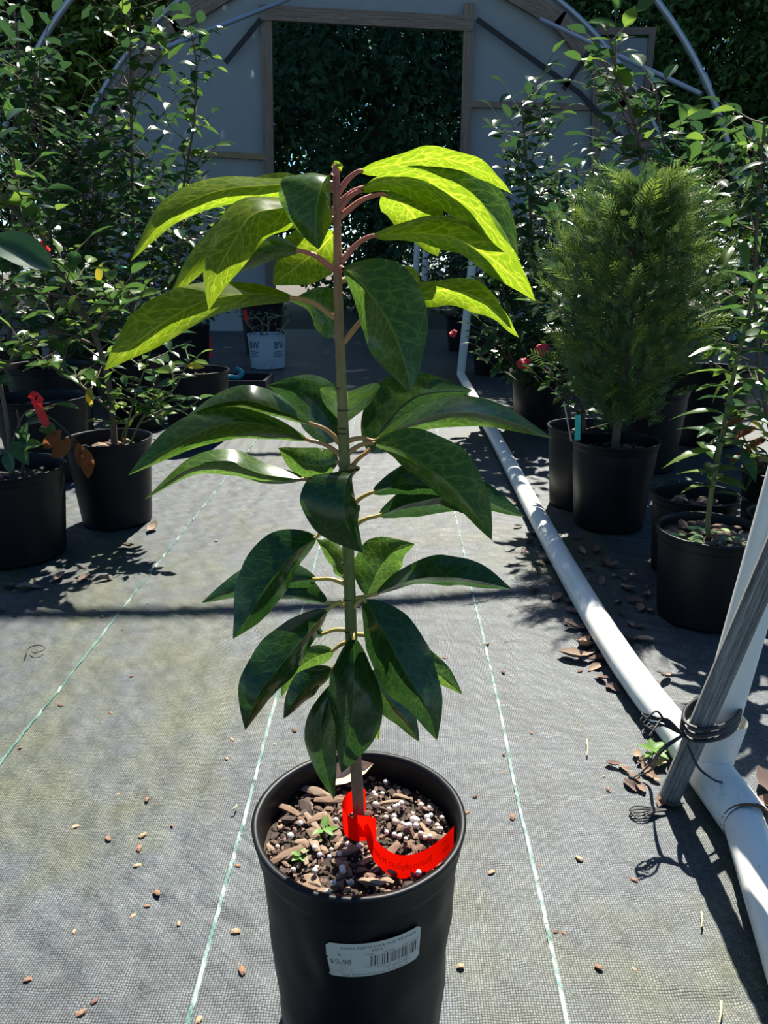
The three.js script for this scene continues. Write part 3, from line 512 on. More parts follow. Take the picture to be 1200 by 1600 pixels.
// a shrub: stems given as point lists, twigs grown off them at random, leaves set by turns along the twigs; up to `most` leaves are single meshes
function shrub(root, o, q) {
  const r = mulberry(q.seed), L = (p) => p.clone().sub(o), kinds = q.leaves ?? ovalLeaves, mats = q.mats ?? [leafDark, leafDark, leafGreen, leafGreen, leafBright];
  const twigs = [], spots = [];
  q.stems.forEach((st, si) => {
    const pts = st.pts.map(L), cv = new THREE.CatmullRomCurve3(pts, false, 'centripetal');
    part(root, 'stem', tube(pts, st.r ?? 0.008, (st.r ?? 0.008) * 0.4, 20, 7), q.bark ?? matTwig);
    const len = cv.getLength();
    for (let i = 0; i < (st.twigs ?? 14); i++) {
      const t = lerp(st.from ?? 0.3, 1, (i + r()) / (st.twigs ?? 14)), b = cv.getPointAt(Math.min(t, 0.995)), az = r() * 6.283, el = rr(0.1, 0.9, r), tl = (st.reach ?? 0.16) * rr(0.5, 1.2, r) * (1.15 - 0.5 * t);
      const d = V(Math.cos(az) * Math.cos(el), Math.sin(el), Math.sin(az) * Math.cos(el)), e = b.clone().addScaledVector(d, tl).add(V(0, tl * 0.12, 0)), mid = b.clone().lerp(e, 0.5).add(V(0, -tl * 0.05, 0));
      twigs.push(tube([b, mid, e], 0.0022, 0.001, 5, 4));
      const tc = new THREE.CatmullRomCurve3([b, mid, e]), n = Math.max(2, Math.round(tl / (q.step ?? 0.03)));
      for (let k = 1; k <= n; k++) {
        const p = tc.getPointAt(k / n), T = tc.getTangentAt(k / n), side = V(0, 0, 0).crossVectors(T, V(0, 1, 0)).normalize().multiplyScalar(k % 2 ? 1 : -1);
        spots.push([p, k === n ? T.clone().add(V(0, -0.2, 0)) : T.clone().multiplyScalar(rr(0.2, 0.8, r)).add(side).add(V(0, rr(-0.7, 0.25, r), 0))]);
      }
    }
    // leaves straight off the upper stem
    const nl = st.own ?? 8; for (let i = 0; i < nl; i++) { const t = lerp(0.5, 1, (i + 0.5) / nl), az = i * 2.4 + r(); spots.push([cv.getPointAt(t), V(Math.cos(az), rr(-0.2, 0.5, r), Math.sin(az))]); }
  });
  if (twigs.length) part(root, 'branches', mergeGeometries(twigs), q.bark ?? matTwig);
  const order = spots.map((s) => [r(), s]).sort((a, b) => a[0] - b[0]).map((s) => s[1]);
  const most = q.most ?? 220, rest = [];
  order.forEach(([p, d], i) => {
    const up = V(rr(-0.55, 0.55, r), 1, rr(-0.55, 0.55, r)), geo = kinds[Math.floor(r() * kinds.length)], mat = mats[Math.floor(r() * mats.length)], len = rr(q.len[0], q.len[1], r);
    if (i < most) placeLeaf(root, geo, mat, p, d, up, len);
    else { const x = d.clone().normalize(), z = V(0, 0, 0).crossVectors(x, up).normalize(), y = V(0, 0, 0).crossVectors(z, x); rest.push(geo.clone().applyMatrix4(new THREE.Matrix4().makeBasis(x, y, z).scale(V(len, len, len)).setPosition(p))); }
  });
  if (rest.length) { const f = part(root, 'foliage', mergeGeometries(rest), mats[0]); f.userData.kind = 'stuff'; }
}
function nurseryPot(root, rt, h, o = {}) {
  const pot = part(root, 'pot', potGeo(rt, rt * 0.82, h, 0.02, 48, 0, o.ribs ?? 0), o.mat ?? matPot);
  const s = part(root, 'potting_soil', soilGeo(rt * 0.95, h - (o.down ?? 0.035), 0.004, rt * 99 + h), o.soil ?? matSoil), r = mulberry(Math.round(rt * 1e5) + (o.seed ?? 1));
  for (let i = 0; i < (o.chips ?? 24); i++) { const a = r() * 6.28, q = rt * 0.85 * Math.sqrt(r()), m = part(s, 'bark_piece', chips[i % 6], barkMats[i % 5]), k = 0.010 + 0.012 * r(); m.position.set(q * Math.cos(a), h - (o.down ?? 0.035) + 0.005, q * Math.sin(a)); m.rotation.set(r() - 0.5, r() * 6, r() - 0.5); m.scale.set(k * 1.6, k * 0.8, k); }
  return pot;
}
const pxz = (z) => (x, y, dz = 0) => onPlane(x, y, z + dz);
function baseAt(x, y) { const p = onLevel(x, y, 0); return V(p.x, 0, p.z); }

// left side, pots standing in front
{
  const z = -1.79, b = V(onPlane(177, 750, z).x, 0, z), P = pxz(z);
  const g = thing('potted_camellia', 'potted camellia with thick leaning stem in smooth black pot beside the cloth path', 'potted plant', b.toArray());
  nurseryPot(g, 0.1, 0.212, { seed: 2 });
  shrub(g, b, { seed: 11, len: [0.045, 0.07], step: 0.034, mats: [leafGreen, leafDark, leafBright, leafGreen], stems: [
    { pts: [P(180, 712), P(170, 600), P(142, 510), P(102, 440), P(52, 372), P(0, 300, 0.03), P(-50, 240, 0.05)], r: 0.0085, twigs: 20, reach: 0.15, from: 0.3 },
    { pts: [P(135, 500), P(100, 464, 0.05), P(40, 458, 0.1), P(-20, 455, 0.14)], r: 0.004, twigs: 8, reach: 0.08, from: 0.1 },
    { pts: [P(120, 468), P(170, 462, 0.02), P(235, 466, 0.04)], r: 0.003, twigs: 6, reach: 0.07, from: 0.1 },
    { pts: [P(172, 640), P(110, 590, -0.04), P(60, 560, -0.05), P(20, 520, -0.05)], r: 0.004, twigs: 10, reach: 0.1, from: 0.2 },
    { pts: [P(150, 540), P(90, 520, 0.0), P(50, 540, 0.02), P(0, 580, 0.02)], r: 0.004, twigs: 10, reach: 0.1, from: 0.2 },
    { pts: [P(90, 430), P(60, 360, 0.03), P(30, 300, 0.03), P(20, 240, 0.03)], r: 0.004, twigs: 8, reach: 0.1, from: 0.2 },
  ] });
  shrub(g, b, { seed: 12, len: [0.03, 0.05], step: 0.022, mats: [leafGreen, leafDark, leafBright], bark: matGreenTwig, stems: [
    { pts: [P(190, 712), P(205, 640), P(228, 570), P(246, 510)], r: 0.003, twigs: 14, reach: 0.09, from: 0.25 },
    { pts: [P(196, 712), P(225, 650, 0.03), P(270, 610, 0.05), P(296, 560, 0.05)], r: 0.003, twigs: 12, reach: 0.08, from: 0.3 },
    { pts: [P(186, 712), P(200, 660, 0.05), P(240, 640, 0.08), P(292, 640, 0.1)], r: 0.002, twigs: 8, reach: 0.06, from: 0.3 }] });
  for (const [x, y, dx, dy] of [[292, 572, 1, 0.1], [138, 610, 0.1, -1], [142, 605, -0.3, -1], [154, 440, 0.2, 0.8]]) placeLeaf(g, ovalLeaves[1], leafYellow, P(x, y, 0.05).sub(b), V(dx, dy, 0.2), V(0.1, 0.6, 0.7), 0.04);
  // small round fruits on the level branch
  const fruit = simple(0.09, 0.11, 0.035, 0.5), fr = mulberry(8); for (const [x, y] of [[20, 468], [48, 472], [98, 474], [118, 478], [142, 458], [150, 484], [8, 476]]) part(g, 'fruit', new THREE.SphereGeometry(0.009 + 0.003 * fr(), 12, 9).translate(...P(x, y, 0.06).sub(b).toArray()), fruit);
  const rib = thing('ribbon_tag', 'pink ribbon knotted round the leaning camellia stem', 'ribbon', P(66, 388, 0.02).toArray());
  part(rib, 'ribbon_wrap', new THREE.CylinderGeometry(0.011, 0.013, 0.024, 12, 1, true).rotateZ(0.7), new THREE.MeshPhysicalMaterial({ color: lin(0.8, 0.06, 0.06), roughness: 1, specularIntensity: 0, transmission: 0.4, thickness: 0, side: THREE.DoubleSide }));
}
const matRibbon = new THREE.MeshPhysicalMaterial({ color: lin(0.75, 0.04, 0.04), roughness: 1, specularIntensity: 0, transmission: 0.45, thickness: 0, clearcoat: 0.6, clearcoatRoughness: 0.25, side: THREE.DoubleSide });
{
  const z = -1.56, b = V(onPlane(20, 800, z).x, 0, z), P = pxz(z);
  const g = thing('potted_camellia', 'sparse potted camellia with dead brown leaves in ribbed black pot', 'potted plant', b.toArray());
  nurseryPot(g, 0.118, 0.2, { ribs: 0.002, seed: 5 });
  shrub(g, b, { seed: 21, len: [0.05, 0.07], step: 0.035, stems: [
    { pts: [P(20, 765), P(14, 680), P(2, 610), P(-20, 520), P(-30, 420)], r: 0.006, twigs: 7, reach: 0.1, from: 0.5 },
    { pts: [P(34, 760), P(36, 700), P(26, 640)], r: 0.004, twigs: 1, reach: 0.05, own: 1 }, { pts: [P(16, 700), P(40, 645), P(75, 650, 0.03), P(120, 690, 0.05)], r: 0.0022, twigs: 1, reach: 0.05, own: 0 },
    { pts: [P(-10, 560), P(-20, 470, 0.05), P(-15, 400, 0.1), P(0, 372, 0.12)], r: 0.004, twigs: 3, reach: 0.06 }] });
  placeLeaf(g, ovalLeaves[2], leafDark, P(-14, 372, 0.12).sub(b), V(0.9, -0.42, 0.1), V(0.1, 0.6, 0.6), 0.13);
  for (const [x, y, dx, dy, k] of [[66, 665, 0.3, -0.02, 0.06], [40, 690, 0.2, 0.7, 0.05], [30, 700, 0.9, 0.3, 0.06], [10, 705, 0.2, -0.8, 0.05], [20, 690, 0.5, -0.6, 0.06]]) placeLeaf(g, ovalLeaves[0], k > 0.055 ? leafGreen : leafDark, P(x, y, 0.03).sub(b), V(dx, dy, 0.3), V(0, 0.7, 0.6), k);
  for (const [x, y, dx, dy, k] of [[95, 672, -0.6, -0.6, 0.07], [110, 685, -0.7, -0.75, 0.075], [122, 692, 0.1, -1, 0.055], [132, 700, 0.15, -1, 0.07], [126, 705, 0.35, -0.6, 0.05]]) placeLeaf(g, longLeaves[2], leafBrown, P(x, y, 0.06).sub(b), V(dx, dy, 0.1), V(0.5, 0.3, 0.8), k, 'dead_leaf');
  placeLeaf(g, ovalLeaves[3], simple(0.42, 0.36, 0.30, 0.9), V(-0.05, 0.185, 0.08), V(1, 0.1, 0.2), V(0, 0.8, 0.5), 0.09, 'dead_leaf');
  const rib = thing('ribbon_tag', 'red ribbon hanging from the sparse camellia with brown leaves', 'ribbon', P(62, 640, 0.03).toArray()), O = rib.position;
  const rb = (list, w) => { const p = [], ix = []; list.forEach(([x, y, d]) => { for (const s of [-1, 1]) { const q = P(x + s * w, y + s * w * 0.4, 0.03 + d).sub(O); p.push(q.x, q.y, q.z); } }); for (let i = 0; i < list.length - 1; i++) ix.push(i * 2, i * 2 + 1, i * 2 + 2, i * 2 + 1, i * 2 + 3, i * 2 + 2); const q = new THREE.BufferGeometry(); q.setAttribute('position', new THREE.Float32BufferAttribute(p, 3)); q.setIndex(ix); q.computeVertexNormals(); return q; };
  part(rib, 'ribbon_bow', rb([[48, 622, 0], [56, 612, 0.012], [64, 622, 0.016], [58, 632, 0.01], [50, 630, 0]], 5), matRibbon); part(rib, 'ribbon_tail', rb([[56, 626, 0.005], [62, 640, 0.012], [68, 655, 0.008], [74, 668, 0.012]], 9), matRibbon);
}
// a row of shrubs: [name, label, z, pot pixel x, stems in pixels, options]
const backRow = (label, z, potX, potR, potH, stems, q) => {
  const P = pxz(z), b = V(onPlane(potX, 600, z).x, 0, z), g = thing(q.name ?? 'potted_shrub', label, 'potted plant', b.toArray(), q.group);
  nurseryPot(g, potR, potH, { chips: 0, ribs: q.ribs ?? 0 });
  shrub(g, b, { len: [0.055, 0.08], step: 0.038, ...q, stems: stems.map((s) => ({ ...s, pts: [V(b.x + (s.off ?? 0), potH - 0.04, z), ...s.pts.map(([x, y, d]) => P(x, y, d ?? 0))] })) });
  return g;
};
backRow('tall upright camellia with green marker dots on its stem, left of the end wall film', -2.9, 203, 0.13, 0.27, [{ pts: [[206, 470], [206, 250], [203, 60], [203, -30]], r: 0.009, twigs: 71, reach: 0.24, from: 0.06, own: 14 }, { off: 0.02, pts: [[160, 470], [145, 330], [150, 240]], r: 0.006, twigs: 25, reach: 0.2, from: 0.06 }], { seed: 31, name: 'potted_camellia', mats: [leafDark, leafDark, leafGreen, leafBright] });
backRow('slim camellia with one bare leaning stem before the end wall film', -3.45, 258, 0.13, 0.27, [{ pts: [[275, 440], [287, 290], [303, 190], [306, 90], [296, 40]], r: 0.008, twigs: 50, reach: 0.18, from: 0.06, own: 12 }, { off: -0.02, pts: [[300, 400], [285, 330], [290, 300]], r: 0.005, twigs: 21, reach: 0.2, from: 0.06 }], { seed: 32, name: 'potted_camellia', mats: [leafDark, leafGreen, leafBright, leafDark] });
backRow('dense dark camellia bush behind the leaning camellia', -2.6, 80, 0.14, 0.28, [{ pts: [[80, 420], [70, 250], [50, 90]], r: 0.008, twigs: 63, reach: 0.26, from: 0.06, own: 8 }, { off: 0.03, pts: [[120, 420], [130, 300], [110, 180]], r: 0.007, twigs: 46, reach: 0.24, from: 0.06 }], { seed: 33, name: 'potted_camellia', mats: [leafDark, leafDark, leafGreen] });
backRow('leafy camellia bush at the greenhouse side, branches against the tree gap', -3.3, 20, 0.14, 0.28, [{ pts: [[20, 430], [20, 250], [28, 60], [20, 10]], r: 0.009, twigs: 63, reach: 0.3, from: 0.06 }, { off: -0.03, pts: [[-40, 430], [-50, 250], [-40, 120]], r: 0.008, twigs: 50, reach: 0.28, from: 0.06 }], { seed: 34, name: 'potted_camellia', mats: [leafDark, leafDark, leafGreen] });
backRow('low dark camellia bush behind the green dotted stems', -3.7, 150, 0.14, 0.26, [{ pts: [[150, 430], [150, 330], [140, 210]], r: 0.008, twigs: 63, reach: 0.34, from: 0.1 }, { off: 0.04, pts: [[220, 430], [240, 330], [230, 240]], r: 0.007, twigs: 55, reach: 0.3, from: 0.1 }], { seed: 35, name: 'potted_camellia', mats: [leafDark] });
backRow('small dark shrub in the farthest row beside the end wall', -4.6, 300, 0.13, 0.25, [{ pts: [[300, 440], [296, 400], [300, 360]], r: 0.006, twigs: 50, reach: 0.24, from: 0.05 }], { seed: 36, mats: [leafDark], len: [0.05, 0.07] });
{ // green marker dots on the upright camellia
  const m = simple(0.02, 0.55, 0.34, 0.4); for (const [x, y, l] of [[204, 368, 'upper'], [193, 420, 'lower']]) { const t = single('stem_clip', new THREE.TorusGeometry(0.011, 0.006, 8, 14).rotateX(1.4), m, 'small bright green plastic clip, the ' + l + ' one on upright camellia stem', 'clip'); t.position.copy(onPlane(x, y, -2.885)); }
}
// empty and dark pots on the left
for (const [x, z, r, h, l] of [[305, -2.7, 0.12, 0.25, 'black nursery pot behind the low glossy shoots, beside the path'], [60, -2.2, 0.13, 0.24, 'wide black nursery pot in deep shade behind the ribbed pot']]) {
  const b = V(onPlane(x, 600, z).x, 0, z), g = thing('nursery_pot', l, 'pot', b.toArray()); nurseryPot(g, r, h, { chips: 8 });
}
// white pot with bare branches, dark pot behind it, blue-green hose on a crate
{
  const b = baseAt(419, 574), g = thing('potted_shrub', 'white nursery pot with dark lettering and a twiggy half bare shrub', 'potted plant', b.toArray());
  const c = document.createElement('canvas'); c.width = 512; c.height = 128; const x = c.getContext('2d'); x.fillStyle = '#b9c4cc'; x.fillRect(0, 0, 512, 128);
  const r = mulberry(3); for (let i = 0; i < 160; i++) { x.fillStyle = `rgba(90,105,80,${0.04 + 0.06 * r()})`; x.fillRect(r() * 512, 92 + r() * 36, 4 + r() * 26, 3 + r() * 10); }
  x.fillStyle = '#23302c'; x.font = 'bold 34px serif'; for (const px of [86, 176, 300, 430]) { x.fillText('BW', px, 50); x.fillRect(px, 62, 52, 2); x.fillRect(px, 70, 46, 2); x.fillRect(px, 78, 50, 2); }
  const t = new THREE.CanvasTexture(c); t.colorSpace = THREE.SRGBColorSpace; t.magFilter = THREE.LinearFilter; t.wrapS = THREE.RepeatWrapping;
  const R = 0.115, h = 0.2, pg = potGeo(R, R * 0.86, h, 0.018, 48), uv = pg.attributes.uv, pp = pg.attributes.position; for (let i = 0; i < uv.count; i++) uv.setXY(i, (Math.atan2(pp.getX(i), pp.getZ(i)) / 6.2832 + 0.5), pp.getY(i) / h);
  part(g, 'pot', pg, new THREE.MeshStandardMaterial({ map: t, roughness: 0.5, side: THREE.DoubleSide }), 'white plastic pot with lettering, stained at the foot');
  part(g, 'potting_soil', soilGeo(R * 0.94, h - 0.03, 0.004, 8), matSoil);
  const P = (px, py, d = 0) => onPlane(px, py, b.z + d); const bk = simple(0.32, 0.27, 0.23, 0.8);
  shrub(g, b, { seed: 41, len: [0.03, 0.045], bark: bk, mats: [leafDark, leafGreen], stems: [[404, 535, 418, 520, 422, 500, 455, 490], [402, 535, 395, 515, 386, 505, 380, 488], [406, 535, 410, 510, 402, 496, 385, 500], [408, 535, 430, 528, 440, 515, 452, 500]].map((a) => ({ pts: [P(a[0], a[1]), P(a[2], a[3], 0.03), P(a[4], a[5], 0.05), P(a[6], a[7], 0.06)], r: 0.006, twigs: 5, reach: 0.1, own: 2 })) });
  const tag = single('plant_label', bar(P(386, 502, 0.1), P(382, 484, 0.1), 0.022, 0.002), simple(0.75, 0.02, 0.015, 0.6), 'red upright plant label in the white pot', 'label'); 
  const b2 = V(onPlane(412, 540, -5.4).x, 0, -5.4), g2 = thing('nursery_pot', 'black nursery pot directly behind the white pot', 'pot', b2.toArray()); nurseryPot(g2, 0.15, 0.34, { chips: 0 });
  const lab = single('plant_label', bar(onLevel(330, 558, 0.003).add(V(0, 0, 0)), onPlane(325, 523, onLevel(330, 558, 0).z - 0.02), 0.03, 0.002), simple(0.75, 0.02, 0.015, 0.6), 'red plant label standing on the ground near the white pot', 'label');
  const cb = baseAt(368, 622), cr = thing('plastic_crate', 'low black plastic tray in shade on the path', 'tray', cb.toArray());
  const w = 0.16, d = 0.12, hh = 0.1, bx = (a, b_, c_, x_, y_, z_) => new THREE.BoxGeometry(a, b_, c_).translate(x_, y_, z_);
  part(cr, 'tray_floor', bx(2 * w, 0.01, 2 * d, 0, 0.008, 0), matBlack); part(cr, 'tray_side', bx(2 * w, hh, 0.012, 0, hh / 2, d), matBlack); part(cr, 'tray_side', bx(2 * w, hh, 0.012, 0, hh / 2, -d), matBlack); part(cr, 'tray_side', bx(0.012, hh, 2 * d, w, hh / 2, 0), matBlack); part(cr, 'tray_side', bx(0.012, hh, 2 * d, -w, hh / 2, 0), matBlack);
  const hz = cb.z + 0.02, hp = (px, py, dz) => onPlane(px, py, hz + dz);
  single('hose', tube([hp(339, 606, 0.1), hp(346, 594, 0.06), hp(358, 589, 0), hp(372, 590, -0.02), hp(378, 582, -0.04), hp(370, 577, -0.06)], 0.013, 0.013, 30, 9), simple(0.02, 0.25, 0.30, 0.45), 'turquoise hose end looped over the black tray', 'hose');
}
// right side
const seedling = (() => {
  const z = -1.28, b = V(onPlane(1103, 900, z).x, 0, z), P = pxz(z), g = thing('potted_shrub', 'single stemmed shrub with arching narrow leaves in black pot behind the white post', 'potted plant', b.toArray());
  nurseryPot(g, 0.093, 0.168, { seed: 9, down: 0.02, chips: 50 });
  const pts = [V(b.x, 0.14, z), P(1106, 830), P(1110, 780), P(1122, 715), P(1136, 640), P(1150, 570), P(1170, 490), P(1185, 420)];
  part(g, 'stem', tube(pts.map((p) => p.clone().sub(b)), 0.0048, 0.003, 30, 9), matGreenTwig);
  const cv = new THREE.CatmullRomCurve3(pts), r = mulberry(77);
  for (let i = 0; i < 46; i++) { const t = 0.2 + 0.8 * i / 46, p = cv.getPointAt(t), a = i * 2.39 + 0.4; placeLeaf(g, longLeaves[i % 4], [leafGreen, leafDark, leafBright][Math.floor(r() * 3)], p.clone().sub(b), V(Math.cos(a), rr(0.3, 0.8, r), Math.sin(a)), V(rr(-0.3, 0.3, r), 1, rr(-0.3, 0.3, r)), rr(0.055, 0.09, r)); }
  const sp = simple(0.16, 0.26, 0.08, 0.8), sr = mulberry(61); for (let i = 0; i < 40; i++) { const a = sr() * 6.28, q = 0.07 * Math.sqrt(sr()); const m = part(g, 'liverwort_lobe', new THREE.SphereGeometry(0.009, 7, 5).scale(1, 0.35, 1), sp); m.position.set(q * Math.cos(a) - 0.01, 0.153, q * Math.sin(a) * 0.8 + 0.01); }
  return g;
})();
for (const [x, y, r, h, l, st] of [[1087, 770, 0.084, 0.168, 'black pot with bare bark soil directly behind the arching shrub pot', 0], [1228, 735, 0.09, 0.168, 'black pot holding a yellowing shrub behind the white post', 1], [1240, 805, 0.078, 0.168, 'empty black pot tucked behind the white post', 0]]) {
  const c = onLevel(x, y, h), b = V(c.x, 0, c.z), g = thing(st ? 'potted_shrub' : 'nursery_pot', l, st ? 'potted plant' : 'pot', b.toArray()); nurseryPot(g, r, h, { chips: 30, seed: x });
  if (st) { const P = pxz(b.z); shrub(g, b, { seed: 52, len: [0.05, 0.075], leaves: longLeaves, step: 0.028, mats: [leafGreen, leafBright, leafDark, leafGreen], stems: [{ pts: [V(b.x, h - 0.03, b.z), P(1190, 600), P(1180, 450), P(1185, 300), P(1195, 190)], r: 0.006, twigs: 30, reach: 0.14, from: 0.2, own: 16 }, { pts: [V(b.x - 0.02, h - 0.03, b.z), P(1165, 690), P(1150, 640)], r: 0.003, twigs: 8, reach: 0.07, from: 0.1, own: 4 }] }); for (let i = 0; i < 9; i++) placeLeaf(g, longLeaves[i % 4], i % 2 ? leafYellow : leafBrown, P(1165 + (i % 5) * 8, 650 + i * 9, 0.02).sub(b), V(i % 2 ? 1 : -1, -0.2, 0.3), V(0, 0.7, 0.6), 0.045); }
}
// conifer
{
  const z = -1.79, b = V(onPlane(955, 760, z).x, 0, z), g = thing('potted_conifer', 'bushy feathery conifer in big ribbed black pot beside the white pipe', 'potted plant', b.toArray());
  nurseryPot(g, 0.1, 0.213, { ribs: 0.002, seed: 4 });
  const P = pxz(z), lo = P(965, 660).sub(b), hi = P(1010, 300).sub(b);
  part(g, 'trunk', tube([V(0, 0.17, 0), lo, lo.clone().lerp(hi, 0.5), hi], 0.011, 0.003, 16, 8), matTwig);
  const r = mulberry(91), tw = [];
  // a spray: a flat fan of scaly branchlets
  const spray = () => { const gs = [], s = mulberry(5); const add = (a, b_, w) => { const d = b_.clone().sub(a), n = V(-d.z, 0, d.x).normalize().multiplyScalar(w); const q = new THREE.BufferGeometry(); const m = a.clone().lerp(b_, 0.55), u = V(0, w * 0.7, 0); q.setAttribute('position', new THREE.Float32BufferAttribute([...a.toArray(), ...m.clone().add(n).toArray(), ...b_.toArray(), ...m.clone().sub(n).toArray(), ...m.clone().add(u).toArray()], 3)); q.setIndex([0, 1, 4, 1, 2, 4, 2, 3, 4, 3, 0, 4]); gs.push(q); };
    add(V(0, 0, 0), V(1, 0.12, 0), 0.028); for (let i = 1; i < 9; i++) for (const e of [-1, 1]) { const x = i / 9, l = 0.42 * (1 - x * 0.6) * (0.8 + 0.4 * s()); add(V(x, 0.12 * x, 0), V(x + l * 0.8, 0.12 * x + 0.12 * (s() - 0.3), e * l * 0.75), 0.024); } const m = mergeGeometries(gs); m.computeVertexNormals(); return m; };
  const N = 5600, im = new THREE.InstancedMesh(spray(), new THREE.MeshPhysicalMaterial({ color: lin(0.9, 0.9, 0.9), roughness: 1, specularIntensity: 0, transmission: 0.3, thickness: 0, clearcoat: 0.5, clearcoatRoughness: 0.35, side: THREE.DoubleSide }), N), mm = new THREE.Matrix4(), c = new THREE.Color();
  for (let i = 0; i < N; i++) {
    const t = Math.pow(r(), 0.8), axis = lo.clone().lerp(hi, t), az = r() * 6.283, prof = 0.16 * Math.pow(Math.sin(Math.PI * clamp(0.16 + 0.76 * t, 0, 1)), 0.8) * (t < 0.3 ? 0.55 + t * 1.5 : 1), R = prof * Math.pow(r(), 0.6) * (1.05 + 0.6 * n2(Math.cos(az) * 2.2 + 5, t * 6 + Math.sin(az) * 2.2) + 0.25 * n2(az * 6, t * 22));
    const p = axis.clone().add(V(Math.cos(az) * R, (r() - 0.5) * 0.05 + R * 0.25, Math.sin(az) * R)), d = V(Math.cos(az) + rr(-0.5, 0.5, r), rr(0.2, 1.3, r), Math.sin(az) + rr(-0.5, 0.5, r)).normalize(), up = V(rr(-1, 1, r), rr(-1, 1, r), rr(-1, 1, r)), zz = V(0, 0, 0).crossVectors(d, up).normalize(), yy = V(0, 0, 0).crossVectors(zz, d), tuft = r() < 0.08, k = tuft ? rr(0.05, 0.085, r) : rr(0.016, 0.04, r);
    mm.makeBasis(d, yy, zz).scale(V(k, k, k)).setPosition(p); im.setMatrixAt(i, mm);
    const y = tuft ? rr(0.3, 1, r) : r() * r() * 0.8; c.setRGB(lerp(0.065, 0.24, y), lerp(0.135, 0.33, y), lerp(0.06, 0.045, y)); im.setColorAt(i, c);
    if (i % 40 === 0) tw.push(tube([axis, p], 0.003, 0.001, 2, 4));
  }
  im.name = 'foliage'; im.userData.kind = 'stuff'; im.userData.label = 'fine scaly conifer sprays'; shade(im); g.add(im);
  part(g, 'branches', mergeGeometries(tw), matTwig);
  single('plant_label', bar(P(902, 688, 0.06), P(903, 648, 0.06), 0.013, 0.0015), simple(0.03, 0.45, 0.36, 0.5), 'teal plastic plant label stuck in the conifer pot', 'label');
  single('support_cane', tube([P(893, 690, 0.05), P(881, 627, 0.05)], 0.0022, 0.0018, 1, 7), simple(0.35, 0.33, 0.3, 0.7), 'thin grey cane sticking out of the conifer pot', 'cane');
  const c2 = onLevel(918, 668, 0.21), b2 = V(c2.x, 0, c2.z - 0.02), g2 = thing('potted_shrub', 'black pot just behind the conifer pot with small spiky shoots', 'potted plant', b2.toArray()); nurseryPot(g2, 0.095, 0.212, { chips: 6 });
  shrub(g2, b2, { seed: 66, len: [0.03, 0.05], step: 0.025, mats: [leafDark, leafGreen], stems: [{ pts: [V(b2.x, 0.18, b2.z), onPlane(905, 560, b2.z), onPlane(895, 470, b2.z)], r: 0.006, twigs: 24, reach: 0.16, from: 0.05 }] });
}
const rightMats = [leafDark, leafDark, leafGreen];
const redShrub = backRow('dark camellia with small red flowers behind the conifer', -3.0, 850, 0.13, 0.24, [{ pts: [[850, 560], [838, 440], [826, 300], [815, 160]], r: 0.008, twigs: 71, reach: 0.24, from: 0.1, own: 10 }, { off: 0.03, pts: [[800, 560], [790, 480], [780, 400]], r: 0.006, twigs: 42, reach: 0.2, from: 0.1 }, { off: -0.02, pts: [[825, 600, 0.08], [800, 560, 0.14], [790, 520, 0.16]], r: 0.005, twigs: 40, reach: 0.2, from: 0.05 }, { off: 0.03, pts: [[870, 600, 0.08], [880, 560, 0.12], [880, 500, 0.12]], r: 0.005, twigs: 34, reach: 0.2, from: 0.05 }], { seed: 71, name: 'potted_camellia', mats: rightMats });
{ const fm = simple(0.55, 0.01, 0.015, 0.6), r = mulberry(6), g = redShrub, b = redShrub.position; for (const [x, y, k] of [[818, 568, 1], [846, 546, 1], [708, 522, 0.6], [1196, 262, 0]]) if (k) { const ps = []; for (let i = 0; i < 7; i++) { const a = i * 0.9; ps.push(new THREE.SphereGeometry(0.016 * k, 8, 6).scale(1, 0.45, 0.7).rotateZ(0.5).rotateY(a).translate(0.012 * k * Math.cos(a), 0.006 * r(), 0.012 * k * Math.sin(a))); } const f = part(g, 'flower', mergeGeometries(ps), fm, 'small red flower'); f.position.copy(onPlane(x, y, -2.62)).sub(b); f.rotation.set(0.8, 0.3, 0.2); } }
backRow('tall slender camellia rising above the conifer toward the brace pipe', -2.35, 1010, 0.13, 0.25, [{ pts: [[1015, 420], [1012, 300], [990, 190], [962, 110], [956, 60]], r: 0.008, twigs: 55, reach: 0.17, from: 0.06, own: 12 }, { off: 0.03, pts: [[1040, 420], [1048, 280], [1030, 190], [1024, 130]], r: 0.007, twigs: 46, reach: 0.2, from: 0.06, own: 8 }], { seed: 72, name: 'potted_camellia', mats: [leafDark, leafGreen, leafGreen, leafBright] });
backRow('broad dark camellia bush beside the greenhouse side behind the yellowing shrub', -2.7, 1110, 0.14, 0.26, [{ pts: [[1110, 430], [1115, 330], [1120, 240]], r: 0.008, twigs: 63, reach: 0.28, from: 0.1 }, { off: 0.05, pts: [[1180, 430], [1190, 300], [1195, 200]], r: 0.008, twigs: 55, reach: 0.26, from: 0.1 }], { seed: 73, name: 'potted_camellia', mats: rightMats });
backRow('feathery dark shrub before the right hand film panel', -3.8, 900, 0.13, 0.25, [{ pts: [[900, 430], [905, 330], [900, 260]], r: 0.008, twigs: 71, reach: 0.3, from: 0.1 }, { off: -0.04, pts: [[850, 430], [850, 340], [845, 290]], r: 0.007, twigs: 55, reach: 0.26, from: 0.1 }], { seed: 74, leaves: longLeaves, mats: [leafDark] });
backRow('low dark shrub behind the far white post', -4.4, 770, 0.13, 0.24, [{ pts: [[770, 470], [775, 420], [770, 370]], r: 0.006, twigs: 63, reach: 0.28, from: 0.02 }, { off: 0.05, pts: [[815, 470], [815, 420], [810, 350]], r: 0.006, twigs: 55, reach: 0.28, from: 0.02 }], { seed: 75, mats: [leafDark], len: [0.05, 0.075] });
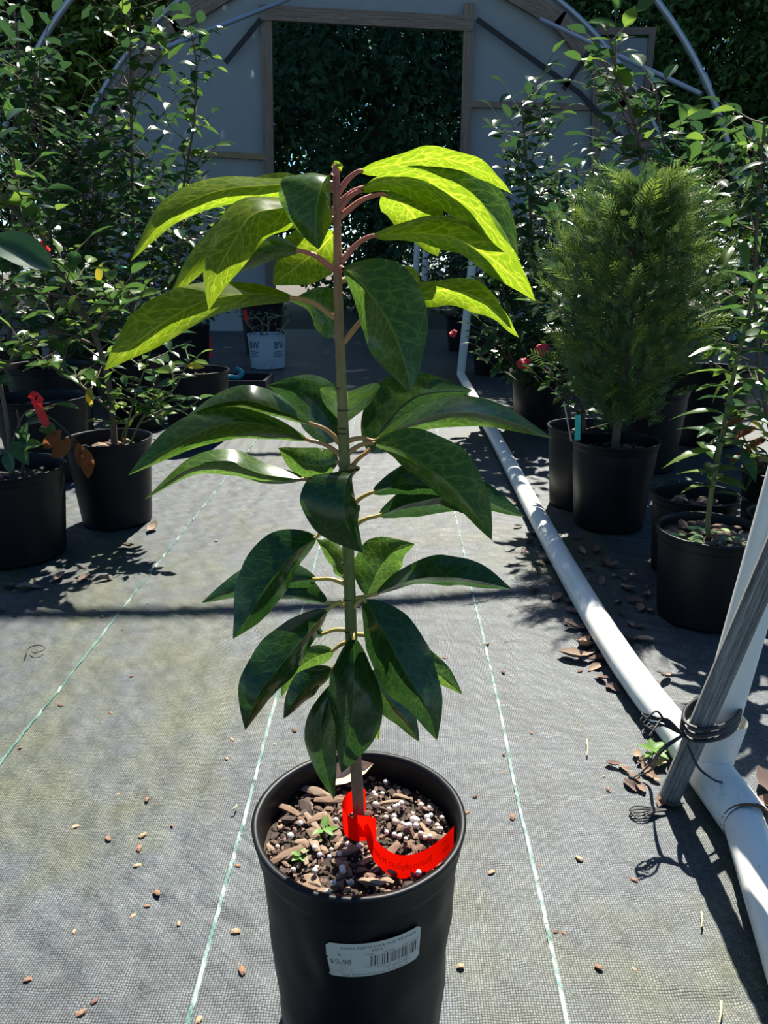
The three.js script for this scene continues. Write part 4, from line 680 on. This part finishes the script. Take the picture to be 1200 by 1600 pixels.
backRow('dark rounded shrub standing in the row nearest the doorway', -5.6, 722, 0.13, 0.24, [{ pts: [[727, 440], [722, 400], [727, 360]], r: 0.006, twigs: 71, reach: 0.36, from: 0.02 }], { seed: 76, mats: [leafDark], len: [0.06, 0.085] });
for (const [x, l] of [[648, 'white upright pipe in the doorway, the one nearer the post'], [661, 'white upright pipe in the doorway beside its twin']]) { const z = -5.9, p0 = V(onPlane(x, 480, z).x, 0, z); single('upright_pipe', tube([p0, p0.clone().add(V(0.02, 1.25, 0))], 0.022, 0.022, 2, 12), matPvc, l, 'pipe'); }

// ---------------------------------------------------------------- trees beyond the greenhouse
const clump = (() => { const r = mulberry(15), gs = []; for (let i = 0; i < 18; i++) { const q = leafGeoSmall(r); const m = new THREE.Matrix4().makeRotationFromEuler(new THREE.Euler(r() * 6, r() * 6, r() * 6)); m.setPosition(V(r() - 0.5, r() - 0.5, r() - 0.5).multiplyScalar(0.3)); gs.push(q.applyMatrix4(m)); } return mergeGeometries(gs); })();
function leafGeoSmall(r) { const l = 0.065 + 0.035 * r(), w = 0.02; const q = new THREE.BufferGeometry(); q.setAttribute('position', new THREE.Float32BufferAttribute([0, 0, 0, l * 0.45, 0.01, w, l, -0.02, 0, l * 0.45, 0.01, -w, l * 0.45, -0.006, 0], 3)); q.setIndex([0, 1, 4, 1, 2, 4, 2, 3, 4, 3, 0, 4]); q.computeVertexNormals(); return q; }
const matTreeLeaf = new THREE.MeshPhysicalMaterial({ color: lin(1, 1, 1), roughness: 1, specularIntensity: 0, transmission: 0.45, thickness: 0, side: THREE.DoubleSide });
const matBark = simple(0.07, 0.055, 0.042, 0.95);
function tree(label, x, z, height, low, rad, n, color, seed, squash = 1) {
  const g = thing('background_tree', label, 'tree', [x, 0, z]), r = mulberry(seed);
  part(g, 'trunk', tube([V(0, -0.03, 0), V(0.1, height * 0.4, 0.1), V(-0.05, height * 0.85, 0)], 0.16, 0.04, 14, 9), matBark);
  const br = []; for (let i = 0; i < 14; i++) { const t = 0.15 + 0.7 * i / 14, a = i * 2.4, y = height * t, L = rad * 0.8 * (1.1 - t * 0.6); br.push(tube([V(0.05, y, 0.05), V(Math.cos(a) * L * 0.5, y + 0.3, Math.sin(a) * L * 0.5), V(Math.cos(a) * L, y + 0.5, Math.sin(a) * L)], 0.045, 0.012, 6, 5)); }
  part(g, 'branches', mergeGeometries(br), matBark);
  const im = new THREE.InstancedMesh(clump, matTreeLeaf, n), m = new THREE.Matrix4(), e = new THREE.Euler(), qt = new THREE.Quaternion(), c = new THREE.Color();
  let i = 0, guard = 0; while (i < n && guard++ < n * 12) {
    const u = V(r() * 2 - 1, r() * 2 - 1, r() * 2 - 1), len = u.length(); if (len > 1 || len < 0.35) continue;
    const y = lerp(low, height, u.y * 0.5 + 0.5), taper = 1;
    const p = V(u.x * rad * taper, y, u.z * rad * squash * taper); if (n3(p.x * 1.3 + seed, p.y * 1.0, p.z * 1.3) < (y < 4.5 ? -0.12 : -0.3)) continue;
    const k = rr(0.7, 1.7, r); m.compose(p, qt.setFromEuler(e.set(r() * 6, r() * 6, r() * 6)), V(k, k, k)); im.setMatrixAt(i, m);
    const s = r() < 0.05 ? 2.2 : rr(0.6, 1.4, r); c.setRGB(Math.min(color[0] * s, 0.4), Math.min(color[1] * s, 0.5), color[2] * s); im.setColorAt(i, c); i++;
  }
  im.count = i; im.name = 'foliage'; im.userData.kind = 'stuff'; shade(im); g.add(im);
}
const dk = [0.10, 0.19, 0.065], md = [0.17, 0.26, 0.05], bl = [0.09, 0.19, 0.10];
tree('dark evergreen tree filling the doorway beyond the end wall', -0.3, -10.2, 9.2, 0.0, 2.3, 4600, bl, 1);
tree('yellow green tree seen at the left jamb of the doorway', -2.9, -11.2, 8.6, 0.0, 2.1, 3800, md, 2);
tree('dark tree behind the right hand film panel', 2.6, -10.6, 9.4, 0.0, 2.3, 6500, dk, 3);
tree('tall tree behind the steel hoops on the conifer side', 5.6, -10.4, 9.0, 0.0, 2.4, 6500, md, 4);
tree('brownish pine like tree behind the tall camellias', -5.6, -10.5, 8.8, 0.6, 2.2, 3200, [0.08, 0.09, 0.045], 5);
tree('tree at the greenhouse side beyond the yellowing shrub', 6.2, -6.0, 5.2, 0.0, 1.8, 4200, md, 6);
tree('tree at the greenhouse side beyond the camellia bushes', -6.4, -6.2, 4.6, 0.0, 1.9, 4200, dk, 7);
tree('far tree closing the gap behind the doorway tree', 1.0, -14.2, 9.5, 0.0, 3.2, 3600, dk, 8);
tree('far tree behind the pine like tree', -4.4, -14.5, 8.5, 0.0, 2.8, 2400, dk, 9);
tree('far tree behind the hoop side tree', 8.6, -13.0, 8.8, 0.0, 3.0, 5500, dk, 10);

// ---------------------------------------------------------------- litter on the cloth
{
  const r = mulberry(808);
  const keep = (x, z) => Math.hypot(x - H0.x, z - H0.z) > 0.1 && x < 0.31;
  let made = 0; const chipMats = [simple(0.22, 0.12, 0.07, 0.9), simple(0.13, 0.07, 0.045, 0.9), simple(0.34, 0.22, 0.13, 0.9)];
  while (made < 75) { const px = r() * 1000, py = 820 + 780 * Math.pow(r(), 0.8), p = onLevel(px, py, 0); if (!keep(p.x, p.z)) continue; made++;
    const m = single('bark_chip', chips[made % 6], chipMats[Math.floor(r() * 3)], 'small reddish brown bark chip lying on the grey cloth', 'bark chip', 'bark chips on the cloth'); const k = rr(0.003, 0.007, r); m.scale.set(k * 1.6, k * 0.8, k); m.rotation.y = r() * 6.28; m.position.set(p.x, groundHeight(p.x, p.z) + k * 0.22, p.z); }
  // dry curled leaves beside the pipe and pots
  const dry = [5, 6, 7, 8].map((s) => { const g = leafGeo(0.5, 0.1, 0.5, s), q = g.attributes.position; for (let i = 0; i < q.count; i++) { const x = q.getX(i), z = q.getZ(i); q.setY(i, 0.02 + 3.2 * z * z + 0.9 * (x - 0.5) * (x - 0.5) * (s % 2 ? 1 : 0.3) + 0.05 * n2(x * 5 + s, z * 7)); q.setX(i, x - 0.5); } g.computeVertexNormals(); return g; });
  const dm = [simple(0.17, 0.11, 0.075, 0.85), simple(0.10, 0.062, 0.045, 0.85), simple(0.26, 0.18, 0.12, 0.85)];
  const drop = (px, py, len, label, group) => { const p = onLevel(px, py, 0), i = Math.floor(r() * 4), m = single('dry_leaf', dry[i], dm[Math.floor(r() * 3)], label, 'dry leaf', group); m.scale.set(len, len * 0.9, len); m.rotation.set(rr(-0.25, 0.25, r), r() * 6.28, rr(-0.2, 0.2, r)); m.position.set(p.x, groundHeight(p.x, p.z) + 0.003, p.z); };
  for (const [x, y] of [[840, 880], [850, 868], [835, 925], [846, 890], [908, 938], [890, 960], [900, 905], [918, 990], [925, 1020], [930, 1030], [938, 1015], [945, 1065], [820, 860], [812, 820], [800, 790], [835, 830], [955, 1080], [905, 975], [880, 920], [862, 905], [870, 935], [885, 975], [898, 985], [912, 1000], [925, 1045], [828, 845], [845, 855], [858, 880], [918, 965], [893, 940]]) drop(x + rr(-6, 6, r), y + rr(-6, 6, r), rr(0.02, 0.042, r), 'curled brown dry leaf on the cloth along the path side of white pipe', 'dry leaves along the pipe');
  for (const [x, y] of [[902, 1028], [914, 1010]]) drop(x, y, 0.06, 'large curled tan dry leaf resting by the white pipe', 'large dry leaves by the pipe');
  for (const [x, y] of [[1000, 950], [985, 975], [960, 900], [945, 880], [980, 920], [1010, 930], [900, 840], [930, 860], [1000, 980], [965, 940], [1025, 1065], [1040, 1060], [870, 830], [920, 890], [940, 910], [975, 905], [990, 940], [1015, 955], [955, 885], [970, 960], [1005, 1000], [985, 1000], [910, 862]]) drop(x, y, rr(0.018, 0.04, r), 'brown dry leaf between the white pipe and the black pots', 'dry leaves among the pots');
  for (const [x, y] of [[238, 828], [165, 905], [45, 920], [20, 916], [90, 905], [200, 855], [130, 905], [0, 955]]) drop(x, y, rr(0.03, 0.06, r), 'brown dry leaf lying in front of the left camellia pots', 'dry leaves by the camellia pots');
  for (const [x, y] of [[975, 1200], [990, 1215], [1005, 1190], [1020, 1215], [985, 1225], [1010, 1205], [960, 1195], [1000, 1228], [1030, 1195], [1035, 1250], [1050, 1256], [995, 1180]]) drop(x, y, rr(0.02, 0.035, r), 'dark crumbled leaf litter piece at the stake foot', 'litter at the stake foot');
  for (const [x, y] of [[1222, 1262], [1240, 1310], [1205, 1238]]) drop(x, y, 0.07, 'long brown dry leaf beyond the white pipe tee', 'long dry leaves beyond the tee');
  // weed seedling at the stake foot, weeds in the sapling pot
  const weed = (label, P, n, k, mat) => { const g = thing('weed_seedling', label, 'weed', P.toArray()); part(g, 'stem', tube([V(0, -0.002, 0), V(0.002, k * 0.7, 0)], 0.0008, 0.0006, 4, 5), matGreenTwig); for (let i = 0; i < n; i++) { const a = i * 2.4; placeLeaf(g, ovalLeaves[i % 4], mat, V(0.001, k * (0.3 + 0.4 * i / n), 0), V(Math.cos(a), 0.5, Math.sin(a)), V(0, 1, 0), k); } };
  const wm = glossyLeaf(0.16, 0.32, 0.06, 0.5, 0.5);
  weed('small bright green weed growing at the stake foot', onLevel(1018, 1185, 0), 7, 0.022, wm);
  const wp = (x, y) => onLevel(x, y, SOILY + 0.004);
  weed('tiny round leaved weed near the sapling stem', wp(505, 1305), 4, 0.012, wm); weed('tiny pale weed at the front edge of the sapling pot', wp(467, 1345), 6, 0.008, wm);
  // straw bits and a curled dead stem on the cloth
  const straw = simple(0.55, 0.42, 0.22, 0.8); for (const [x, y, x1, y1] of [[1096, 1425, 1096, 1448], [917, 1155, 917, 1180], [1127, 1565, 1124, 1598], [370, 1258, 362, 1266]]) single('straw_bit', tube([onLevel(x, y, 0.002), onLevel((x + x1) / 2 + 1, (y + y1) / 2, 0.004), onLevel(x1, y1, 0.002)], 0.0012, 0.0008, 5, 5), straw, 'short pale straw stalk lying on the grey cloth', 'straw', 'straw bits on the cloth');
  single('dead_stem', tube([onLevel(40, 1024, 0.002), onLevel(46, 1012, 0.006), onLevel(62, 1008, 0.008), onLevel(70, 1014, 0.006), onLevel(56, 1020, 0.004), onLevel(48, 1018, 0.003)], 0.0011, 0.0008, 24, 5), simple(0.06, 0.035, 0.02, 0.9), 'curled dark dead stem loop on the yellowed cloth', 'stem');
  const fall = single('fallen_leaf', dry[1], simple(0.50, 0.36, 0.24, 0.85), 'large tan fallen leaf lying in the sapling pot behind the stem', 'dry leaf'); fall.scale.setScalar(0.045); const fp = wp(548, 1222); fall.position.set(fp.x, SOILY + 0.012, fp.z); fall.rotation.set(0.4, 0.3, 0.15);
}
renderer.render(scene, camera);
